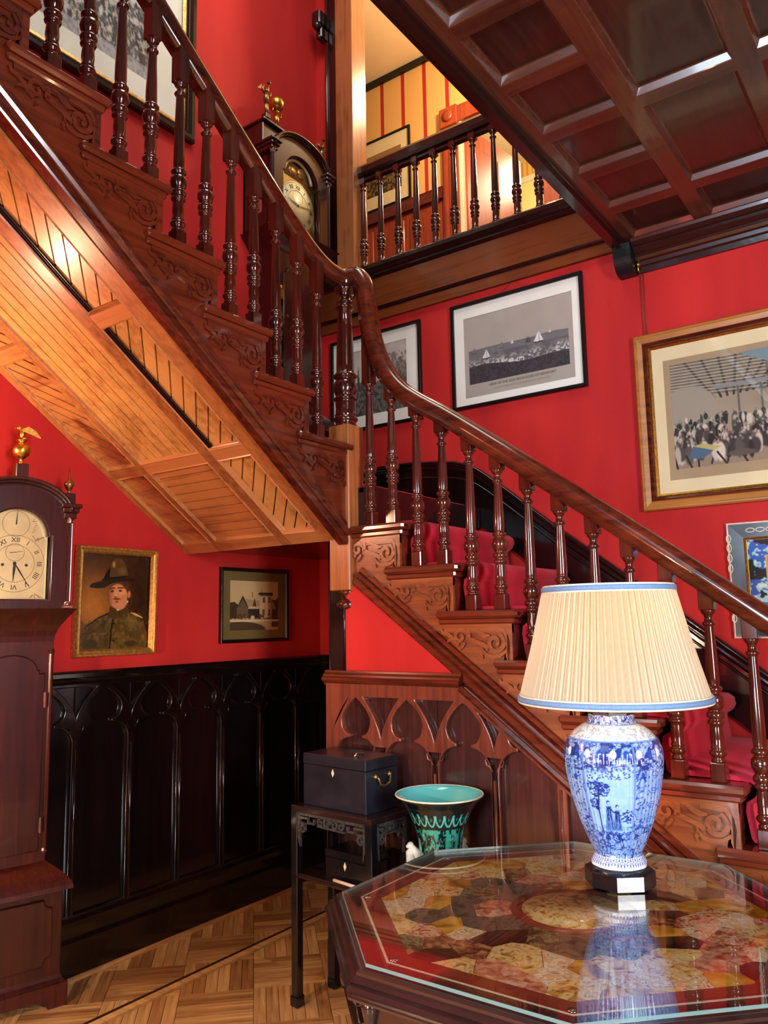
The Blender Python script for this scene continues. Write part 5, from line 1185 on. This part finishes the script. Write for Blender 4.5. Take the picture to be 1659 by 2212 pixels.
# ------------------------------------------------------------------ table lamp
LX, LY, LZ = -.833, 2.235, .7297
lp = thing('table_lamp', 'blue and white porcelain lamp with pleated cream shade on the octagonal table', 'lamp', (LX, LY, LZ))
oc = MB()
def oct_stack(prof, rot=PI/8): 
    m = MB(); v = []; f = []
    for r_, z in prof: v += [(r_*math.cos(rot+k*PI/4), r_*math.sin(rot+k*PI/4), z) for k in range(8)]
    n = len(prof)
    for q in range(n-1):
        for e in range(8): f.append((q*8+e, q*8+(e+1) % 8, q*8+8+(e+1) % 8, q*8+8+e))
    f += [tuple(range(7, -1, -1)), tuple((n-1)*8+e for e in range(8))]; return m.add(v, f)
ROT = math.radians(-52+22.5)
part('base', oct_stack([(.090, 0), (.094, .003), (.094, .040), (.090, .043), (.080, .048), (.072, .050)], ROT), 'lacquer', lp)
cvp = [(.068, .050), (.074, .053), (.074, .064), (.066, .078), (.064, .088), (.078, .115), (.100, .170), (.120, .235), (.131, .295), (.135, .335), (.133, .362), (.124, .385), (.104, .408), (.084, .422), (.068, .430), (.064, .436), (.063, .452), (.058, .455)]
cv = Canvas(420, 320, (142, 170, 210))
def S(v): return v
BL = (34, 74, 170); DK = (20, 36, 110); MD = (96, 142, 210)
n1 = cv.noise(40, 30, 81, 2); n2 = cv.noise(90, 70, 82, 2); n3 = cv.noise(12, 10, 83, 3)
cv.mix((n3 > .5)*.45, (110, 154, 212)); cv.mix((cv.y > .3)*(cv.y < .8)*(n1 > .60)*.5, MD)
low = cv.y < .30; cv.mix(low*(np.abs(n2-.5) < .06)*.9, BL); cv.mix(low*(np.abs(n1-.5) < .05)*.7, DK)
cv.mix((cv.y < .085)*1.0, (220, 230, 240)); u = (cv.x*56) % 1; cv.mix((cv.y > .03)*(cv.y < .085)*(np.abs(np.abs(u-.5)*2-(cv.y-.03)/.055) < .22), BL)
shl = (cv.y > .80); cv.mix(shl*.6, (236, 238, 240)); cv.mix(shl*(n2 > .58)*.6, (130, 138, 156)); cv.mix((cv.y > .93)*(np.abs(n2-.5) < .09), BL); cv.rect(0, 1, .785, .80, MD); cv.rect(0, 1, .925, .935, MD)
top = (cv.y > .62) & (cv.y < .79); cv.mix(top*(np.abs(n2-.5) < .07)*.9, BL); cv.mix(top*(n1 > .58)*.8, DK)
for k in range(24):
    x0 = (k+.5)/24; cv.ell(x0, .72, .012, .030, BL if k % 2 else (226, 234, 242), .3); cv.line(spiral(x0-.012, .66, .010, .002, 0, 1.3, 14), .0016, DK); cv.line(spiral(x0+.010, .69, .009, .002, 180, -1.3, 14), .0016, DK)
for p in range(6):                                   # painted panels round the body
    x0 = p/6; Q = 1.33; Yv = lambda y_: .26+(y_-.30)*1.55
    cv.rect(x0, x0+.006, .10, .78, MD, .8)
    if p % 2 == 0:
        rr_ = np.random.default_rng(90+p)
        cv.mix(((cv.x > x0+.01) & (cv.x < x0+.16) & (cv.y > .26) & (cv.y < .64))*.6, (150, 196, 232))
        def leafy(x, y, s, n=34):
            for q_ in range(n): an = rr_.random()*2*PI; d_ = rr_.random()**.6*s; cv.ell(x+d_*math.cos(an)*.55, y+d_*math.sin(an), .0042, .006, DK if rr_.random() < .6 else BL, .5)
        for q_ in range(90): cv.ell(x0+.015+rr_.random()*.14, .58+.07*rr_.random(), .0035, .006, BL if rr_.random() < .7 else DK, .5)
        leafy(x0+.040, .53, .055, 90); leafy(x0+.066, .52, .040, 60); leafy(x0+.032, .43, .036, 50); cv.line([(x0+.044, .26), (x0+.042, .40), (x0+.052, .53)], .0026, DK)
        # two figures
        for fx_, h_ in ((.078, Yv(.42)), (.108, Yv(.405))):
            cv.poly([(x0+fx_-.020, .27), (x0+fx_+.020, .27), (x0+fx_+.010, h_-.02), (x0+fx_-.008, h_-.02)], MD); cv.ell(x0+fx_, h_, .0065, .014, DK, .4); cv.ell(x0+fx_+.001, h_-.004, .004, .009, (190, 210, 232), .5)
            for q_ in range(7): cv.line([(x0+fx_-.018+.006*q_, .275), (x0+fx_-.008+.003*q_+.004*math.sin(q_*2.0), (h_+.26)/2), (x0+fx_-.006+.002*q_, h_-.03)], .0012, DK)
        cv.line([(x0+.084, Yv(.395)), (x0+.096, Yv(.38)), (x0+.106, Yv(.385))], .0026, DK)
        for q_ in range(26): xx = x0+.012+rr_.random()*.145; cv.line([(xx, .215+.05*rr_.random()), (xx+.014, .22+.05*rr_.random())], .0016, BL)
        leafy(x0+.06, .225, .022, 40); leafy(x0+.11, .22, .022, 40); leafy(x0+.145, .36, .045, 50)
    else:
        m_ = (cv.x > x0+.006) & (cv.x < x0+.166); d_ = np.sin((cv.x-x0)*6*10*PI)*np.sin(cv.y*40*PI)
        cv.mix(m_*(cv.y > .30)*(cv.y < .63)*(d_ > .75)*(np.abs((cv.x-x0)-.083) < .034), DK); cv.mix(m_*(cv.y > .28)*(cv.y < .64)*(np.abs(n1-.5) < .05)*(np.abs((cv.x-x0)-.083) > .036), BL)
        rr_ = np.random.default_rng(190+p)
        for q_ in range(70):
            xx = x0+.012+rr_.random()*.145; yy = .28+.34*rr_.random()
            if abs(xx-x0-.083) < .032: continue
            cv.ell(xx, yy, .004, .010, DK if rr_.random() < .5 else BL, .5, rr_.random()*3)
        for q_ in range(4): cv.line(spiral(x0+.083, .33+.09*q_, .022, .004, 90*q_, 1.4, 18), .0016, BL)
def rfun(A, t):
    fl_ = np.clip((t-.16)/.08, 0, 1)*np.clip((.74-t)/.05, 0, 1)
    return 1-.012*fl_*np.abs(np.cos(A*28))**3+.012*np.cos(8*(A-ROT-PI/8))*np.clip(1.3-t*1.2, 0, 1)
me = canvas_lathe(cv, cvp, rfun, ROT+math.radians(22.5-100)); link('porcelain_body', me, 'porcelain', lp)
part('collar', oct_stack([(.060, .450), (.064, .452), (.064, .459), (.060, .461), (.058, .462), (.040, .505), (.030, .510)], ROT), 'lacquer_matte', lp)
part('stem', MB().lathe([(.010, .50), (.010, .60), (.016, .605), (.016, .640), (.010, .645)], 12), 'brass_old', lp)
SZ0, SZ1, R0, R1 = .492, .806, .258, .178
v = []; f = []; N = 150*2
for z, R_ in ((SZ0, R0), (SZ0+(SZ1-SZ0)*.5, (R0+R1)/2-.003), (SZ1, R1)):
    for k in range(N): an = 2*PI*k/N; q_ = R_+(.0036 if k % 2 else -.0036)*(1+.4*math.sin(k*1.7)); v.append((q_*math.cos(an), q_*math.sin(an), z))
for i in range(2):
    for k in range(N): f.append((i*N+k, i*N+(k+1) % N, (i+1)*N+(k+1) % N, (i+1)*N+k))
sh_ = part('shade', MB().add(v, f), 'shade_cloth', lp, (.012, -.006, 0))
def hoop(R_, z, r): return [(R_*math.cos(2*PI*k/64), R_*math.sin(2*PI*k/64), z) for k in range(64)]
for nm, z, R_ in (('trim_band', SZ0+.006, R0+.0035), ('trim_band', SZ1-.005, R1+.0045)):
    link(nm, MB().sweep(hoop(R_, z, 0), [(-.0065, -.004), (.0065, -.004), (.0065, .0045), (-.0065, .0045)], (0, 0, 1), True, True).mesh(nm), 'shade_blue', sh_)
    for dz in (-.009, .009): link('piping', MB().tube(hoop(R_-.001-(dz/.3)*.08*.8, z+dz, 0), .003, 6, True).mesh('piping'), 'ivory', sh_)
sp_ = MB()
for k in range(3): an = k*2*PI/3; sp_.tube([(0, 0, .66), (.10*math.cos(an), .10*math.sin(an), SZ1-.02), (R1*math.cos(an), R1*math.sin(an), SZ1-.006)], .0018, 5)
part('shade_carrier', sp_, 'brass_old', lp)
part('bulb', MB().lathe([(.014, .644), (.016, .655), (.028, .685), (.031, .705), (.024, .728), (.001, .738)], 14), 'bulb', lp)
point('table_lamp_light', (LX+.012, LY-.006, LZ+.69), 5.0, (1.0, 0.68, 0.34), 0.035)

# ------------------------------------------------------------------ stand, chests, vase
th = math.radians(-5); ux, uy = (math.cos(th), math.sin(th)), (-math.sin(th), math.cos(th))
SW, SD, SH = .425, .235, .741
st = thing('plant_stand', 'black carved wooden stand with lower shelf between the dark wainscot and the table', 'stand', (-2.228, 2.432, 0), th)
part('top', MB().bbox(0, SW, 0, SD, SH-.022, SH, .003), 'rosewood', st)
for x in (0.0, SW-.034):
    for y in (0.0, SD-.034):
        part('leg', MB().bbox(x, x+.034, y, y+.034, .03, SH-.022, .003).bbox(x-.004, x+.038, y-.004, y+.038, 0, .04, .004), 'lacquer', st)
part('shelf', MB().bbox(.008, SW-.008, .008, SD-.008, .468, .487, .003).bbox(.0, SW, .0, SD, .472, .482, .002), 'rosewood', st)
def apron(L):
    m = MB(); y0, y1 = 0, -.012
    m.ribbon([(0, -.006), (L, -.006)], .010, y0, y1)
    for sx, o in ((1, 0), (-1, L)):
        m.ribbon([(o+sx*.01, -.02), (o+sx*.055, -.02), (o+sx*.055, -.036), (o+sx*.09, -.036), (o+sx*.09, -.018)], .009, y0, y1); m.ribbon([(o+sx*.006, 0), (o+sx*.006, -.09), (o+sx*.012, -.13)], [.012, .010, .003], y0, y1)
        m.ribbon(spiral(o+sx*.026, -.058, .017, .005, 180 if sx > 0 else 0, 1.2*sx, 16), .008, y0, y1); m.ribbon([(o+sx*.01, -.04), (o+sx*.045, -.042)], .008, y0, y1)
        m.ribbon(spiral(o+sx*.125, -.026, .016, .004, 90, 1.2*sx, 16), .008, y0, y1)
    m.ribbon(spiral(L/2-.02, -.026, .02, .005, 0, 1.2, 16), .009, y0, y1); m.ribbon(spiral(L/2+.02, -.026, .02, .005, 180, -1.2, 16), .009, y0, y1); m.ribbon([(L*.3, -.040), (L*.7, -.044)], .007, y0, y1)
    return m
part('fretwork_apron', apron(SW-.068), 'lacquer_highlit', st, (.034, .016, SH-.022))
part('fretwork_apron', apron(SD-.068), 'lacquer_highlit', st, (SW-.014, .034, SH-.022), (0, 0, PI/2))
def onst(x, y): return (-2.228+x*ux[0]+y*uy[0], 2.432+x*ux[1]+y*uy[1])
cx_, cy_ = onst(.030, .040)
cb = thing('writing_box', 'large black lacquered box with ivory keyhole and brass side handle on the stand', 'box', (cx_, cy_, SH), th)
CW, CD, CH = .335, .185, .197
part('body', MB().bbox(0, CW, 0, CD, 0, CH-.043, .003), 'lacquer_matte', cb)
part('lid', MB().bbox(-.001, CW+.001, -.001, CD+.001, CH-.041, CH, .003), 'lacquer_matte', cb)
part('escutcheon', MB().prism([(.165, -.045-.012), (.172, -.045+.002), (.165, -.045+.018), (.158, -.045+.002)], -.002, .001, 'y'), 'ivory', cb, (0, 0, CH-.02))
part('lock_plate', MB().box(.140, .192, -.0018, .001, CH-.048, CH-.045), 'silver', cb)
hz_ = CH-.085
part('side_handle', MB().tube([(CW+.004, .05, hz_+.02), (CW+.016, .055, hz_+.015), (CW+.017, .065, hz_-.010), (CW+.017, .092, hz_-.016), (CW+.017, .118, hz_-.008), (CW+.016, .125, hz_+.016), (CW+.004, .13, hz_+.02)], .0045, 8).sphere((CW+.006, .05, hz_+.02), .010).sphere((CW+.006, .13, hz_+.02), .010), 'brass_old', cb)
part('top_handle', MB().tube([(CW*.72, CD*.5, CH+.001), (CW*.72, CD*.42, CH+.010), (CW*.72, CD*.30, CH+.011), (CW*.72, CD*.22, CH+.001)], .004, 6), 'silver', cb)
cx_, cy_ = onst(.150, .040)
sb2 = thing('small_box', 'small black box with ivory keyhole on the lower shelf of the stand', 'box', (cx_, cy_, .487), th)
part('body', MB().bbox(0, .21, 0, .14, 0, .075, .003), 'lacquer', sb2); part('lid', MB().bbox(-.001, .211, -.001, .141, .077, .106, .003), 'lacquer', sb2)
part('escutcheon', MB().prism([(.105, .040), (.112, .056), (.105, .072), (.098, .056)], -.002, .001, 'y'), 'ivory', sb2)
cx_, cy_ = onst(.215, .020)
tag(link('ivory_rod', MB().tube([(0, 0, .006), (.16, -.012, .006)], .006, 10).mesh('ivory_rod'), 'ivory', None, (cx_, cy_, .487), (0, 0, th)), 'short white rod lying before the small box on the shelf', 'rod')

VX, VY, VH = -1.590, 2.520, .832
gv = thing('floor_vase', 'black and turquoise porcelain vase with wide flared mouth behind the table', 'vase', (VX, VY, 0))
vp = [(.075, 0), (.085, .006), (.084, .03), (.070, .06), (.062, .12), (.070, .19), (.098, .27), (.112, .34), (.108, .40), (.088, .45), (.076, .49), (.072, .55), (.074, .62), (.080, .68), (.092, .73), (.112, .775), (.134, .805), (.154, .826), (.157, .832)]
cv = Canvas(240, 220, (14, 30, 30)); n1 = cv.noise(26, 20, 101, 2); n2 = cv.noise(60, 46, 102, 2); n3 = cv.noise(9, 8, 103)
cv.mix((n1 > .60), (40, 150, 128)); cv.mix((np.abs(n2-.5) < .05), (52, 160, 140)); rr_ = np.random.default_rng(5)
for k in range(300):
    x, y = rr_.random(), .05+.78*rr_.random(); c_ = [(48, 168, 148), (70, 176, 176), (60, 150, 190), (40, 130, 96)][rr_.integers(4)]
    for q_ in range(6): an = q_*PI/3; cv.ell(x+.007*math.cos(an), y+.009*math.sin(an), .005, .007, c_, .4)
    cv.ell(x, y, .004, .005, (16, 60, 70), .4)
cv.rect(0, 1, .86, 1, (12, 26, 26)); 
for k in range(22): cv.line([((k+.5)/22+.021*math.cos(math.radians(180+t_)), .925+.05*math.sin(math.radians(180+t_))) for t_ in range(0, 181, 15)], .0035, (90, 196, 180)); cv.ell((k+.5)/22, .905, .006, .010, (30, 120, 110), .4)
link('body', canvas_lathe(cv, vp), 'porcelain', gv)
part('lining', MB().lathe([(.157, .832), (.158, .836), (.154, .836), (.140, .818), (.112, .785), (.088, .735), (.074, .68), (.068, .60), (.066, .50), (.001, .49)], 40, cap=False), 'porcelain_turq', gv)
part('rim', MB().tube([(.1565*math.cos(2*PI*k/48), .1565*math.sin(2*PI*k/48), .8345) for k in range(48)], .0032, 6, True), 'ivory', gv)
for an in (math.radians(208), math.radians(72)):
    c_, s_ = math.cos(an), math.sin(an)
    g = MB().tube([(.072*c_, .072*s_, .60), (.085*c_, .085*s_, .63), (.100*c_, .100*s_, .645), (.112*c_, .112*s_, .632), (.108*c_, .108*s_, .600), (.100*c_, .100*s_, .575), (.114*c_, .114*s_, .555), (.128*c_, .128*s_, .548), (.132*c_, .132*s_, .53)], [.014, .016, .016, .014, .017, .016, .014, .012, .008], 9).sphere((.108*c_, .108*s_, .655), .013, 10, 8).sphere((.118*c_, .118*s_, .652), .007, 8, 6)
    part('beast_handle', g, 'white_figure', gv)

# ------------------------------------------------------------------ added fill lamp left of the viewer (outside the frame), shade cuts upward light
fx_, fy_ = -2.02, -.22
sl_ = thing('fill_floor_lamp', 'added brass fill lamp with dark drum shade standing unseen left of the viewer', 'lamp', (fx_, fy_, 0))
part('base', MB().lathe([(.14, 0), (.14, .012), (.10, .025), (.03, .035), (.016, .06)], 20), 'brass_old', sl_)
part('pole', MB().lathe([(.011, .05), (.011, 1.24), (.018, 1.25), (.018, 1.29)], 12), 'brass_old', sl_)
part('shade', MB().lathe([(.20, 1.376), (.202, 1.376), (.142, 1.62), (.140, 1.62), (.20, 1.376)], 32, cap=False).lathe([(.140, 1.618), (.001, 1.622)], 32, cap=False), 'mat_olive', sl_)
part('bulb', MB().lathe([(.014, 1.285), (.024, 1.315), (.026, 1.335), (.018, 1.358), (.001, 1.366)], 12), 'bulb', sl_)
point('floor_lamp_fill', (fx_, fy_, 1.345), 270, (1.0, 0.76, 0.47), 0.03)  # added fill for the lower left wall, newel and floor
